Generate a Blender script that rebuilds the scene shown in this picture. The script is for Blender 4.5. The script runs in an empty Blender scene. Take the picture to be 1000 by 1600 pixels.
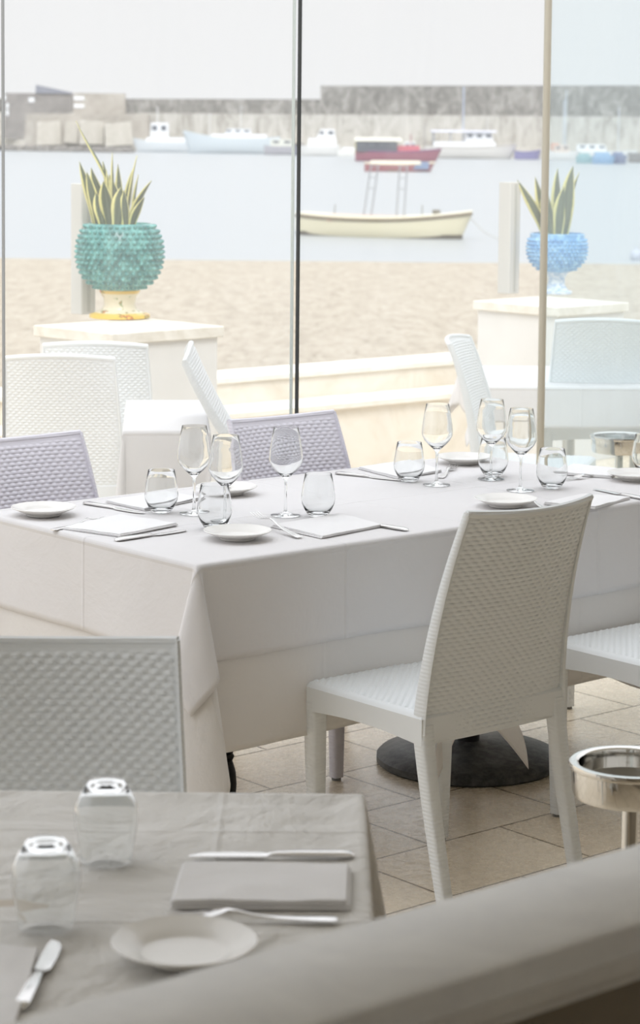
import bpy, math, random
import numpy as np
from math import sin, cos, pi, radians, hypot, atan2, sqrt, exp
from mathutils import Vector, Matrix, noise

random.seed(4)
S = bpy.context.scene
COL = S.collection

# ------------------------------------------------------------------ camera
F_PX, CAM_H, PITCH, ROLL, HORIZON = 3670.0, 1.71, radians(5.2), radians(0.55), 190.0
SHIFT_PX = (800 - HORIZON) - F_PX * math.tan(PITCH)
_fw = Vector((0, cos(PITCH), -sin(PITCH)))
_up = Vector((0, sin(PITCH), cos(PITCH)))
_rt = Vector((1, 0, 0))
RT = _rt * cos(ROLL) + _up * sin(ROLL)
UP = _up * cos(ROLL) - _rt * sin(ROLL)
CAM = Vector((0, 0, CAM_H))
cd = bpy.data.cameras.new('camera')
cam = bpy.data.objects.new('camera', cd)
COL.objects.link(cam)
M3 = Matrix((RT, UP, -_fw)).transposed()
cam.matrix_world = Matrix.Translation(CAM) @ M3.to_4x4()
cd.sensor_fit = 'HORIZONTAL'
cd.sensor_width = 36
cd.lens = 36 * F_PX / 1000
cd.shift_x = 0
cd.shift_y = -SHIFT_PX / 1000
cd.clip_start = 0.05
cd.clip_end = 2000
cd.dof.use_dof = True
cd.dof.focus_distance = 5.5
cd.dof.aperture_fstop = 12.5
S.camera = cam


def at(x, y, z):
    """Point of the place at height z that is seen at this pixel of the photograph."""
    d = _fw * F_PX + RT * (x - 500) + UP * (800 - (y + SHIFT_PX))
    return CAM + d * ((z - CAM_H) / d.z)


# ------------------------------------------------------------------ sky, sun, exposure
w = bpy.data.worlds.new('overcast_sky')
S.world = w
w.use_nodes = True
nt = w.node_tree
nt.nodes.clear()
tc = nt.nodes.new('ShaderNodeTexCoord')
sp = nt.nodes.new('ShaderNodeSeparateXYZ')
cr = nt.nodes.new('ShaderNodeValToRGB')
bg = nt.nodes.new('ShaderNodeBackground')
wo = nt.nodes.new('ShaderNodeOutputWorld')
nt.links.new(tc.outputs['Generated'], sp.inputs[0])
nt.links.new(sp.outputs['Z'], cr.inputs[0])
nt.links.new(cr.outputs[0], bg.inputs[0])
nt.links.new(bg.outputs[0], wo.inputs[0])
e = cr.color_ramp.elements
e[0].position = 0.0
e[0].color = (0.44, 0.443, 0.451, 1)
e[1].position = 1.0
e[1].color = (1.06, 1.09, 1.14, 1)
k = e.new(0.07); k.color = (0.44, 0.441, 0.447, 1)
bg.inputs[1].default_value = 2.0

sun_d = bpy.data.lights.new('hazy_sun', 'SUN')
sun_d.energy = 1.9
sun_d.angle = radians(24)
sun_d.color = (1.0, 0.99, 0.98)
sun = bpy.data.objects.new('hazy_sun', sun_d)
COL.objects.link(sun)
sun.rotation_euler = (radians(46), 0, radians(2))
sun.location = (-5, -5, 12)

S.view_settings.view_transform = 'Standard'
S.view_settings.look = 'None'
S.view_settings.exposure = 0.0
S.view_settings.gamma = 1.0
S.view_settings.use_curve_mapping = False
S.cycles.use_denoising = True
S.cycles.max_bounces = 14
S.cycles.diffuse_bounces = 6
S.cycles.transmission_bounces = 14
S.cycles.transparent_max_bounces = 16
S.cycles.sample_clamp_indirect = 6


# ------------------------------------------------------------------ materials
def lin(c):
    return tuple(((x / 255) / 12.92 if x / 255 <= .04045 else ((x / 255 + .055) / 1.055) ** 2.4) for x in c) + (1,)


class Mat:
    def __init__(s, name, rgb=(200, 200, 200), rough=.5, metal=0, trans=0, ior=1.45, spec=None, sub=0):
        s.m = bpy.data.materials.new(name)
        s.m.use_nodes = True
        s.t = s.m.node_tree
        s.b = s.t.nodes['Principled BSDF']
        s.out = s.t.nodes['Material Output']
        s.b.inputs['Base Color'].default_value = lin(rgb)
        s.b.inputs['Roughness'].default_value = rough
        s.b.inputs['Metallic'].default_value = metal
        s.b.inputs['Transmission Weight'].default_value = trans
        s.b.inputs['IOR'].default_value = ior
        if spec is not None:
            s.b.inputs['Specular IOR Level'].default_value = spec

    def n(s, t, **kw):
        x = s.t.nodes.new(t)
        for a, b in kw.items():
            setattr(x, a, b)
        return x

    def l(s, a, b):
        s.t.links.new(a, b)

    def coord(s, kind='Object', scale=(1, 1, 1), rot=0, loc=(0, 0, 0)):
        c = s.n('ShaderNodeTexCoord')
        m = s.n('ShaderNodeMapping')
        m.inputs['Scale'].default_value = scale
        m.inputs['Rotation'].default_value = (0, 0, rot)
        m.inputs['Location'].default_value = loc
        s.l(c.outputs[kind], m.inputs[0])
        return m.outputs[0]

    def noise(s, vec, scale, detail=4, rough=.55, dist=0):
        x = s.n('ShaderNodeTexNoise')
        x.inputs['Scale'].default_value = scale
        x.inputs['Detail'].default_value = detail
        x.inputs['Roughness'].default_value = rough
        x.inputs['Distortion'].default_value = dist
        s.l(vec, x.inputs['Vector'])
        return x.outputs[0]

    def ramp(s, fac, stops):
        r = s.n('ShaderNodeValToRGB')
        el = r.color_ramp.elements
        while len(el) > 1:
            el.remove(el[0])
        el[0].position, el[0].color = stops[0][0], lin(stops[0][1])
        for p, c in stops[1:]:
            q = el.new(p)
            q.color = lin(c)
        s.l(fac, r.inputs[0])
        return r.outputs[0]

    def math(s, op, a, b=None):
        x = s.n('ShaderNodeMath', operation=op)
        for i, v in enumerate((a, b)):
            if v is None:
                continue
            if isinstance(v, (int, float)):
                x.inputs[i].default_value = v
            else:
                s.l(v, x.inputs[i])
        return x.outputs[0]

    def color(s, sock):
        s.l(sock, s.b.inputs['Base Color'])
        return s

    def bump(s, h, dist=.002, strength=1):
        b = s.n('ShaderNodeBump')
        b.inputs['Distance'].default_value = dist
        b.inputs['Strength'].default_value = strength
        s.l(h, b.inputs['Height'])
        s.l(b.outputs[0], s.b.inputs['Normal'])
        return s


def plain(name, rgb, rough=.5, metal=0, ns=0, var=6, bumpd=0, **kw):
    m = Mat(name, rgb, rough, metal, **kw)
    if ns:
        v = m.coord()
        nz = m.noise(v, ns)
        m.color(m.ramp(nz, [(.3, tuple(max(0, c - var) for c in rgb)), (.7, tuple(min(255, c + var) for c in rgb))]))
        if bumpd:
            m.bump(nz, bumpd)
    return m.m


def chair_mat(name, rgb):
    m = Mat(name, rgb, .42)
    v = m.coord()
    s_ = m.n('ShaderNodeSeparateXYZ')
    m.l(v, s_.inputs[0])
    z = m.math('SINE', m.math('MULTIPLY', s_.outputs['Z'], 2 * pi / .0085))
    x = m.math('SINE', m.math('MULTIPLY', m.math('ADD', s_.outputs['X'], s_.outputs['Y']), 2 * pi / .022))
    h = m.math('ADD', z, m.math('MULTIPLY', x, .35))
    m.bump(h, .0007, .35)
    return m.m


M = {}
M['chair'] = chair_mat('white_moulded_resin', (228, 231, 232))
M['chair_weave'] = plain('white_woven_resin', (228, 231, 232), .42)
M['chair_violet'] = chair_mat('white_resin_lilac_light', (222, 220, 229))  # white resin with the violet window light put into its colour
M['chair_violet_weave'] = plain('white_woven_resin_lilac_light', (222, 220, 229), .42)
M['rubber'] = plain('grey_rubber', (120, 120, 118), .7)
M['chrome'] = plain('polished_steel', (215, 213, 208), .09, 1)
M['brushed'] = plain('brushed_steel', (200, 198, 192), .3, 1)
M['cutlery'] = plain('cutlery_steel', (214, 212, 210), .16, 1)
M['black_iron'] = plain('black_cast_iron', (22, 22, 24), .45, ns=60, var=5, bumpd=.001)
M['porcelain'] = plain('white_porcelain', (236, 234, 230), .18)
M['glass'] = Mat('clear_drinking_glass', (252, 253, 253), 0.0, trans=1, ior=1.45).m
M['wood'] = plain('pale_table_board', (190, 180, 165), .6)
M['aluminium'] = plain('champagne_aluminium', (196, 190, 174), .35, .3)
M['seal'] = plain('dark_glazing_seal', (58, 60, 60), .6)
M['seal2'] = plain('grey_glazing_seal', (150, 152, 152), .6)
M['glass_edge'] = plain('pale_glass_edge', (196, 204, 200), .3)


def cloth_mat(name, rgb, spacing=.43, off=.2, crease=1.0, wr=1.0):
    m = Mat(name, rgb, .85, spec=.15)
    c = m.n('ShaderNodeTexCoord')
    s_ = m.n('ShaderNodeSeparateXYZ')
    m.l(c.outputs['UV'], s_.inputs[0])
    hs = None
    for ax in 'XY':
        t = m.math('MODULO', m.math('ADD', s_.outputs[ax], 10 * spacing - off), spacing)
        d = m.math('ABSOLUTE', m.math('SUBTRACT', t, spacing / 2))
        g = m.math('MAXIMUM', m.math('SUBTRACT', 1.0, m.math('DIVIDE', d, .007)), 0.0)
        hs = g if hs is None else m.math('ADD', hs, g)
    n1 = m.noise(c.outputs['UV'], 5, 5, .6, .4)
    n2 = m.noise(c.outputs['UV'], 900, 1)
    h = m.math('ADD', m.math('MULTIPLY', hs, .18 * crease), m.math('ADD', m.math('MULTIPLY', n1, 1.6 * wr), m.math('MULTIPLY', n2, .03)))
    m.bump(h, .012, .8)
    # a little light passes through the linen
    tr = m.n('ShaderNodeBsdfTranslucent')
    tr.inputs[0].default_value = lin(rgb)
    mx = m.n('ShaderNodeMixShader')
    mx.inputs[0].default_value = .12
    m.l(m.b.outputs[0], mx.inputs[1])
    m.l(tr.outputs[0], mx.inputs[2])
    m.l(mx.outputs[0], m.out.inputs[0])
    return m.m


M['cloth'] = cloth_mat('white_linen_top', (234, 232, 232), wr=.45, crease=1.2)
M['cloth_under'] = cloth_mat('ivory_linen_under', (235, 232, 229), .5, .1, .6, .5)
M['cloth_near'] = cloth_mat('white_linen_near', (232, 230, 226), .36, .13, 1.2, 2.0)
M['napkin'] = cloth_mat('napkin_linen', (246, 245, 245), 5, 2, 0, .5)

m = Mat('travertine_tiles', (205, 190, 165), .25, ior=1.6)
THETA = radians(40.5)
v_ = m.coord('Object')
br = m.n('ShaderNodeTexBrick')
br.offset = .5
br.inputs['Scale'].default_value = 1
br.inputs['Mortar Size'].default_value = .0035
br.inputs['Mortar Smooth'].default_value = .3
br.inputs['Brick Width'].default_value = .46
br.inputs['Row Height'].default_value = .30
br.inputs['Color1'].default_value = lin((240, 230, 212))
br.inputs['Color2'].default_value = lin((228, 215, 194))
br.inputs['Mortar'].default_value = lin((140, 122, 100))
m.l(m.coord('Object', loc=(0.02, .04, 0)), br.inputs['Vector'])
n1 = m.noise(v_, 7, 6, .65, .8)
stone = m.ramp(n1, [(.3, (196, 174, 142)), (.5, (236, 224, 204)), (.7, (248, 240, 224))])
mx = m.n('ShaderNodeMix', data_type='RGBA', blend_type='MULTIPLY')
mx.inputs[0].default_value = .3
m.l(br.outputs['Color'], mx.inputs[6])
m.l(stone, mx.inputs[7])
m.color(mx.outputs[2])
n2 = m.noise(v_, 40, 5, .7)
m.bump(m.math('SUBTRACT', m.math('MULTIPLY', n2, .5), m.math('MULTIPLY', br.outputs['Fac'], 1.5)), .002, .7)
m.l(m.ramp(n2, [(.3, (120, 120, 120)), (.7, (160, 160, 160))]), m.b.inputs['Roughness'])
M['floor'] = m.m

m = Mat('beach_sand', (226, 208, 182), .95, spec=.1)
v_ = m.coord('Object', scale=(1, .22, 1))
n1 = m.noise(v_, 5, 9, .65, .5)
n2 = m.noise(v_, 14, 6, .7)
m.color(m.ramp(m.math('ADD', m.math('MULTIPLY', n1, .6), m.math('MULTIPLY', n2, .4)), [(.36, (156, 145, 128)), (.5, (182, 171, 154)), (.64, (194, 185, 170))]))
m.bump(m.math('ADD', n1, m.math('MULTIPLY', n2, .5)), .08, .7)
M['sand'] = m.m

m = Mat('calm_sea', (160, 165, 168), .3, ior=1.33)
v_ = m.coord('Object', scale=(.35, 1, 1))
n1 = m.noise(v_, .5, 5, .6)
m.bump(n1, .12, .35)
M['sea'] = m.m


def stone_mat(name, cols, sc=.35, bs=.1, stretch=(1, 1, 1), rough=.9, spec=.1):
    m = Mat(name, cols[1], rough, spec=spec)
    v = m.coord('Object', scale=stretch)
    a = m.noise(v, sc, 7, .7, .6)
    m.color(m.ramp(a, [(.32, cols[0]), (.5, cols[1]), (.68, cols[2])]))
    m.bump(a, bs, .5)
    return m.m


M['bw_dark'] = stone_mat('weathered_breakwater_concrete', [(96, 94, 91), (132, 130, 126), (172, 170, 165)], .9, .3, (1, 1, .8))
M['bw_light'] = stone_mat('pale_quay_concrete', [(150, 146, 138), (190, 187, 180), (206, 203, 198)], .8, .3, (1, 1, .45))
M['rock'] = stone_mat('dark_shore_rock', [(104, 101, 98), (128, 125, 121), (150, 146, 140)], 1, .3)
M['block'] = stone_mat('pale_concrete_block', [(176, 170, 158), (192, 186, 175), (204, 199, 190)], .5, .1)
M['brown_block'] = stone_mat('brown_block', [(122, 118, 116), (138, 134, 131), (152, 148, 144)], .5, .1)  # brown and tan tones lightened to stand in for air haze
M['tan_block'] = stone_mat('tan_block', [(152, 146, 136), (172, 166, 157), (186, 180, 172)], .5, .1)
M['slate'] = plain('slate_blue_roof', (112, 116, 128), .7)
M['parapet'] = stone_mat('cream_parapet_plaster', [(212, 202, 184), (226, 218, 204), (232, 227, 216)], 4, .003, (1, 1, 1))
M['parapet_cap'] = stone_mat('pale_parapet_stone', [(222, 214, 200), (232, 227, 216), (238, 234, 226)], 6, .002)
M['ped'] = plain('white_pedestal_plaster', (216, 214, 210), .8, ns=5, var=3)
M['ped_cap'] = stone_mat('travertine_cap', [(206, 198, 182), (222, 216, 204), (232, 228, 218)], 9, .002)
M['post'] = plain('cream_painted_post', (196, 195, 189), .6)
M['ledge'] = stone_mat('grey_painted_ledge', [(216, 215, 213), (224, 223, 220), (232, 231, 228)], 8, .0004, rough=.36, spec=.6)
M['ledge_wall'] = plain('taupe_wall_paint', (128, 118, 102), .8, ns=4, var=4)
M['ceiling'] = plain('ivory_ceiling', (232, 234, 235), .9)
M['room_wall'] = plain('grey_room_wall', (226, 227, 228), .9)
M['dirt'] = plain('potting_soil', (70, 58, 46), .95, ns=60, var=14)


def pane_mat(name, tint, haze, hazecol):
    m = Mat(name)
    m.t.nodes.remove(m.b)
    tr = m.n('ShaderNodeBsdfTransparent')
    tr.inputs[0].default_value = tint
    gl = m.n('ShaderNodeBsdfGlossy')
    gl.inputs['Roughness'].default_value = 0.02
    gl.inputs[0].default_value = (1, 1, 1, 1)
    fr = m.n('ShaderNodeFresnel')
    fr.inputs[0].default_value = 1.12
    a = m.n('ShaderNodeMixShader')
    m.l(fr.outputs[0], a.inputs[0])
    m.l(tr.outputs[0], a.inputs[1])
    m.l(gl.outputs[0], a.inputs[2])
    df = m.n('ShaderNodeBsdfTranslucent')
    df.inputs[0].default_value = hazecol
    b = m.n('ShaderNodeMixShader')
    v = m.coord('Object', scale=(3, 1, .6))
    nz = m.noise(v, 1.4, 5, .6, 1)
    m.l(m.math('MULTIPLY', m.math('ADD', nz, .5), haze), b.inputs[0])
    m.l(a.outputs[0], b.inputs[1])
    m.l(df.outputs[0], b.inputs[2])
    m.l(b.outputs[0], m.out.inputs[0])
    return m.m


M['pane'] = pane_mat('terrace_glass', (.985, .99, .99, 1), .09, (1, 1, 1, 1))  # translucent mix stands in for the haze veiling the far view
M['pane_hazy'] = pane_mat('bluish_hazed_glass', (.93, .965, .975, 1), .15, (.93, .98, 1, 1))  # bluish tint with a stronger translucent mix


# ------------------------------------------------------------------ helpers
class MB:
    """Collects vertices and faces of one mesh."""
    def __init__(s):
        s.v, s.f, s.uv = [], [], None

    def add(s, verts, faces):
        o = len(s.v)
        s.v.extend(tuple(p) for p in verts)
        s.f.extend(tuple(i + o for i in f) for f in faces)
        return s

    def grid(s, fn, nu, nv, flip=False):
        """fn(i/nu, j/nv) -> point"""
        vs = [fn(i / nu, j / nv) for j in range(nv + 1) for i in range(nu + 1)]
        fs = []
        for j in range(nv):
            for i in range(nu):
                a = j * (nu + 1) + i
                q = (a, a + 1, a + nu + 2, a + nu + 1)
                fs.append(q[::-1] if flip else q)
        return s.add(vs, fs)

    def box(s, x0, x1, y0, y1, z0, z1, b=0.0):
        if b <= 0:
            vs = [(x, y, z) for z in (z0, z1) for y in (y0, y1) for x in (x0, x1)]
            fs = [(0, 2, 3, 1), (4, 5, 7, 6), (0, 1, 5, 4), (2, 6, 7, 3), (0, 4, 6, 2), (1, 3, 7, 5)]
            return s.add(vs, fs)
        # box with chamfered edges
        ring = lambda z, i: [(x0 + i + b, y0 + i, z), (x1 - i - b, y0 + i, z), (x1 - i, y0 + i + b, z), (x1 - i, y1 - i - b, z),
                             (x1 - i - b, y1 - i, z), (x0 + i + b, y1 - i, z), (x0 + i, y1 - i - b, z), (x0 + i, y0 + i + b, z)]
        return s.loft([ring(z0, b * .5), ring(z0 + b * .5, 0), ring(z1 - b * .5, 0), ring(z1, b * .5)])

    def loft(s, rings, cap=True, closed=True):
        n = len(rings[0])
        vs = [p for r in rings for p in r]
        fs = []
        for j in range(len(rings) - 1):
            for i in range(n if closed else n - 1):
                a, b_ = j * n + i, j * n + (i + 1) % n
                fs.append((a, b_, b_ + n, a + n))
        if cap:
            fs.append(tuple(range(n - 1, -1, -1)))
            fs.append(tuple((len(rings) - 1) * n + i for i in range(n)))
        return s.add(vs, fs)

    def lathe(s, prof, seg=48, c=(0, 0, 0)):
        """prof: list of (r, z); open ends with r=0 close themselves"""
        rings = [[(c[0] + max(r, 1e-5) * cos(2 * pi * i / seg), c[1] + max(r, 1e-5) * sin(2 * pi * i / seg), c[2] + z) for i in range(seg)] for r, z in prof]
        return s.loft(rings, cap=True)

    def tube(s, pts, r, seg=10):
        pts = [Vector(p) for p in pts]
        rr = r if isinstance(r, (list, tuple)) else [r] * len(pts)
        rings = []
        for i, p in enumerate(pts):
            d = (pts[min(i + 1, len(pts) - 1)] - pts[max(i - 1, 0)]).normalized()
            a = d.orthogonal().normalized() if abs(d.z) < .9 else d.cross(Vector((1, 0, 0))).normalized()
            if abs(d.z) < .9:
                a = d.cross(Vector((0, 0, 1))).normalized()
            b_ = d.cross(a)
            rings.append([tuple(p + (a * cos(2 * pi * k / seg) + b_ * sin(2 * pi * k / seg)) * rr[i]) for k in range(seg)])
        return s.loft(rings)

    def build(s, name, mat, parent=None, loc=(0, 0, 0), rz=0, smooth=True, angle=40):
        me = bpy.data.meshes.new(name)
        me.from_pydata(s.v, [], s.f)
        if s.uv:
            ul = me.uv_layers.new(name='UVMap')
            for lp in me.loops:
                ul.data[lp.index].uv = s.uv[lp.vertex_index]
        me.materials.append(mat)
        import bmesh
        bm = bmesh.new()
        bm.from_mesh(me)
        bmesh.ops.recalc_face_normals(bm, faces=bm.faces)
        if smooth:
            for f in bm.faces:
                f.smooth = True
            for ed in bm.edges:
                if len(ed.link_faces) == 2 and ed.calc_face_angle(0) > radians(angle):
                    ed.smooth = False
        bm.to_mesh(me)
        bm.free()
        o = bpy.data.objects.new(name, me)
        COL.objects.link(o)
        o.location = loc
        o.rotation_euler = (0, 0, rz)
        if parent:
            o.parent = parent
        return o


def tag(o, label, cat, group=None, kind=None):
    if label: o['label'] = label
    if cat: o['category'] = cat
    if group: o['group'] = group
    if kind: o['kind'] = kind
    return o


def thing(name, label, cat, loc=(0, 0, 0), rz=0, group=None):
    o = bpy.data.objects.new(name, None)
    COL.objects.link(o)
    o.location = loc
    o.rotation_euler = (0, 0, rz)
    o.empty_display_size = .1
    return tag(o, label, cat, group)


def struct(o, label=None):
    o['kind'] = 'structure'
    if label: o['label'] = label
    return o


def dup(root, loc, rz, label, group=None, swap=None):
    r = root.copy()
    COL.objects.link(r)
    r.location = loc
    r.rotation_euler = (0, 0, rz)
    r['label'] = label
    if group: r['group'] = group
    if swap and r.data:
        pass
    for ch in list(root.children):
        c = ch.copy()
        COL.objects.link(c)
        c.parent = r
        for g in list(ch.children):
            d = g.copy()
            COL.objects.link(d)
            d.parent = c
    return r


# dining table frame: u runs along its long front edge, v across it, origin at its near corner
A = at(310, 880, .75)
U = Vector((cos(THETA), sin(THETA), 0))
V = Vector((-sin(THETA), cos(THETA), 0))


def P(u, v, z=0.0):
    p = A + U * u + V * v
    return Vector((p.x, p.y, z))


def uv_of(p):
    d = Vector((p.x - A.x, p.y - A.y, 0))
    return d.dot(U), d.dot(V)


O0 = P(0, 0, 0)          # floor point under the near corner

# ------------------------------------------------------------------ shell
def slab_uv(name, u0, u1, v0, v1, z0, z1, mat, parent=None):
    return MB().box(u0, u1, v0, v1, z0, z1).build(name, mat, parent, loc=O0, rz=THETA, smooth=False)


GV = 1.60               # the glass wall runs along v = 1.60
struct(slab_uv('floor', -6, 12, -9.0, 4.72, -.2, 0, M['floor']), 'beige travertine tiled floor laid on the diagonal')
struct(slab_uv('ceiling', -5.0, 6.5, -7.0, -.35, 3.0, 3.15, M['ceiling']))  # out of view; front edge placed to shape the daylight on the tables
struct(slab_uv('wall_left_shade', -5.0, -4.8, -7.0, -.35, 0, 3.0, M['room_wall']))  # unseen wall added to cut the light from the left
struct(slab_uv('wall_back', -5.0, 6.5, -7.2, -7.0, 0, 3.0, M['room_wall']))
struct(slab_uv('wall_right', 6.5, 6.7, -7.2, GV, 0, 3.0, M['room_wall']))

# foreground ledge: half wall with a moulded cap
ZL = 1.0
p1, p2, p3 = at(1000, 1318, ZL), at(600, 1424, ZL), at(1000, 1432, ZL)
(l1, vf), (_, vf2), (_, vn) = uv_of(p1), uv_of(p2), uv_of(p3)
vf = (vf + vf2) / 2
prof = [(vn - .0, ZL), (vn - .006, ZL - .004), (vn - .008, ZL - .03), (vn - .002, ZL - .034), (vn + .004, ZL - .037), (vn + .006, ZL - .05),
        (vn + .012, ZL - .06), (vn + .022, ZL - .066), (vn + .024, ZL - .072), (vf - .01, ZL - .072), (vf - .002, ZL - .035), (vf, ZL - .006), (vf - .006, ZL)]
mb = MB()
mb.loft([[(u_, a_, b_) for a_, b_ in prof] for u_ in (-3.4, 1.2)])
struct(mb.build('trim_1', M['ledge'], loc=O0, rz=THETA), 'pale grey moulded ledge cap crossing the foreground')
struct(slab_uv('wall_front', -3.4, 1.2, vn + .03, vf - .014, 0, ZL - .0715, M['ledge_wall']), 'taupe half wall below the foreground ledge')

# glazing
edges = []
def glass(n, u0, u1, mat, lab):
    r = bpy.data.objects.new('window_%d' % n, None)
    COL.objects.link(r)
    r.location = P(u0, GV, 0)
    r.rotation_euler = (0, 0, THETA)
    struct(r, lab)
    MB().box(0.006, u1 - u0 - .006, -.005, .005, .03, 3.0).build('pane', mat, r, smooth=False)
    MB().box(0.0, u1 - u0, -.012, .012, 0, .03, .004).build('bottom_rail', M['aluminium'], r, smooth=False)
    return r


g1 = glass(1, -.56, .525, M['pane'], 'frameless glass panel at the left of the terrace front')
g2 = glass(2, .53, 1.594, M['pane'], 'frameless glass panel in front of the green pot')
MB().box(.001, .004, -.006, .006, .03, 3).build('edge_strip', M['seal2'], g2, smooth=False)
MB().box(1.060, 1.0635, -.006, .006, .03, 3).build('edge_strip', M['glass_edge'], g2, smooth=False)
g3 = glass(3, 1.612, 2.70, M['pane'], 'frameless glass panel in front of the cream rowing boat')
MB().box(0, .006, -.006, .006, .03, 3).build('edge_seal', M['seal'], g3, smooth=False)
g4 = glass(4, 2.724, 4.3, M['pane_hazy'], 'bluish hazy glass panel right of the metal post')
mb = MB()
mb.tube([(-.013, 0, 0), (-.013, 0, 3.0)], .013, 20)
mb.build('post', M['aluminium'], g4)

# parapet at the end of the terrace
mb = MB()
mb.box(-4.5, 12, 4.475, 4.72, 0, .335)
struct(mb.build('wall_terrace', M['parapet'], loc=O0, rz=THETA, smooth=False), 'cream low parapet between terrace and beach')
mb = MB()
mb.box(-4.5, 12, 4.44, 4.72, .335, .365, .008)
struct(mb.build('trim_2', M['parapet_cap'], loc=O0, rz=THETA, smooth=False), 'pale lower coping of the parapet')
mb = MB()
mb.box(-4.5, 12, 4.72, 4.98, -.6, .47)
struct(mb.build('wall_beach', M['parapet'], loc=O0, rz=THETA, smooth=False), 'cream upper step of the parapet facing the sea')
mb = MB()
mb.box(-4.5, 12, 4.70, 5.0, .468, .495, .006)
struct(mb.build('trim_3', M['parapet_cap'], loc=O0, rz=THETA, smooth=False), 'pale upper coping of the parapet')

# ------------------------------------------------------------------ beach, sea, breakwater
def sand_pt(a, b):
    x = -60 + 130 * a
    t = b ** 1.6
    y0, y1 = 8.0, 66.0
    y = y0 + (y1 - y0) * t
    z = -.55 - 1.40 * min(1, (y - 9) / 53.0) - (.5 * max(0, (y - 62) / 4))
    z += .10 * (1 - t) * noise.noise(Vector((x * .5, y * .4, 0))) + .05 * noise.noise(Vector((x * 1.7, y * 1.3, 3))) * (1 - t)
    return (x, y, z)


struct(MB().grid(sand_pt, 170, 120).build('ground_sand', M['sand']), 'pale sandy beach beyond the parapet')
mb = MB()
mb.add([(-500, 55, -2), (500, 55, -2), (500, 700, -2), (-500, 700, -2)], [(0, 1, 2, 3)])
struct(mb.build('ground_sea', M['sea'], smooth=False), 'calm pale harbour water')


def facing_block(name, px0, px1, ybase, z1, depth, mat, label, cat, jag=0, z0=-2.3):
    """a long block whose front foot follows the quay line between two pixels"""
    a = at(px0, ybase(px0), -2); b = at(px1, ybase(px1), -2)
    d = (b - a); L = d.length
    rz = atan2(d.y, d.x)
    n = max(2, int(L / 1.0)) if jag else 1
    mb = MB()
    top = [z1 + (random.uniform(-jag, jag) if jag else 0) for _ in range(n + 1)]
    rings = []
    for i in range(n + 1):
        x = L * i / n
        rings.append([(x, 0, z0), (x, 0, top[i]), (x, depth, top[i]), (x, depth, z0)])
    mb.loft(rings)
    o = mb.build(name, mat, loc=(a.x, a.y, 0), rz=rz, smooth=False)
    return tag(o, label, cat)


yb = lambda x: 231 + x * .019
yb2 = lambda x: yb(x) - 4

t = thing('breakwater', 'long grey harbour breakwater with dark upper wall behind the moored boats', 'breakwater')
def bw_part(name, px0, px1, off, z0, z1, depth, mat, steps=1):
    a = at(px0, yb(px0), -2); b = at(px1, yb(px1), -2)
    d = b - a; L = d.length; rz = atan2(d.y, d.x)
    mb = MB()
    mb.box(0, L, off, off + depth, z0, z1)
    n = int(L / 9)
    for i in range(n):                      # buttress joints
        x = L * (i + .5) / n
        mb.box(x - .12, x + .12, off - .12, off, z0, z1 - .05)
    return mb.build(name, mat, t, loc=(a.x, a.y, 0), rz=rz, smooth=False)
bw_part('quay_wall', -60, 1500, 3, -2.3, 2.55, 4, M['bw_light'])
bw_part('upper_wall', 447, 1500, 7, 2.0, 5.95, 3, M['bw_dark'])
bw_part('low_upper_wall', -60, 447, 7, 2.0, 4.35, 3, M['bw_dark'])
t2 = bw_part('quay', -60, 1500, -.5, -2.3, -.9, 3.5, M['block'])

# rocks, blocks and buildings at the harbour's left
def blk(px0, px1, y0, y1, off, mat, name, label, cat, depth=5, parent=None, slope=0):
    """block seen between two pixel columns and rows, standing `off` metres before the quay line"""
    pxm = (px0 + px1) / 2
    q = at(pxm, yb(pxm), -2)
    Y = q.y - off
    sc = (F_PX / Y)
    X0, X1 = (px0 - 500) / sc, (px1 - 500) / sc
    hz = HORIZON + (pxm - 500) * .0096
    zt, zb = CAM_H + (hz - y0) / sc, CAM_H + (hz - y1) / sc
    o = MB()
    h = (X1 - X0) / 2
    dz = slope
    rg = [(-h, 0), (h, 0), (h, depth), (-h, depth)]
    b_ = .12
    o.loft([[(x, y, 0) for x, y in rg], [(x, y, (zt - zb) - (dz if x > 0 else 0)) for x, y in [(c[0] * .97, c[1]) for c in rg]]])
    ob = o.build(name, mat, parent, loc=((X0 + X1) / 2, Y, zb), smooth=False)
    if parent is None:
        tag(ob, label, cat)
    return ob, sc, Y


b0, sc0, Y0 = blk(5, 112, 146, 217, -1, M['brown_block'], 'harbour_building', 'brown harbour building at the far left of the breakwater', 'building', 1.9)
WWM = plain('white_window', (232, 234, 236), .5)
for (x0, x1, y0_, y1_) in [(2 - 58, 8 - 58, 150, 157), (8 - 58, 12 - 58, 162, 170), (43 - 58, 52 - 58, 153, 160), (8 - 58, 12 - 58, 172, 181)]:
    hz = HORIZON - 4
    zb = lambda yy: (217 - yy) / sc0
    MB().box(x0 / sc0, x1 / sc0, -.08, 0, zb(y1_), zb(y0_)).build('window', WWM, b0, smooth=False)
rfm = MB()
rfm.loft([[(-4 / sc0, -.3, 71 / sc0), (52 / sc0, -.3, 71 / sc0), (52 / sc0, 1.9, 71 / sc0), (-4 / sc0, 1.9, 71 / sc0)],
          [(-4 / sc0, 0, 84 / sc0), (50 / sc0, 0, 73 / sc0), (50 / sc0, 1.9, 73 / sc0), (-4 / sc0, 1.9, 84 / sc0)]])
rfm.build('roof', M['slate'], b0, smooth=False)
b1, sc1, Y1 = blk(112, 194, 146, 217, 0, M['tan_block'], 'harbour_building', 'tan block building with white shutters beside the brown harbour building', 'building', 1.4)
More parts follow.
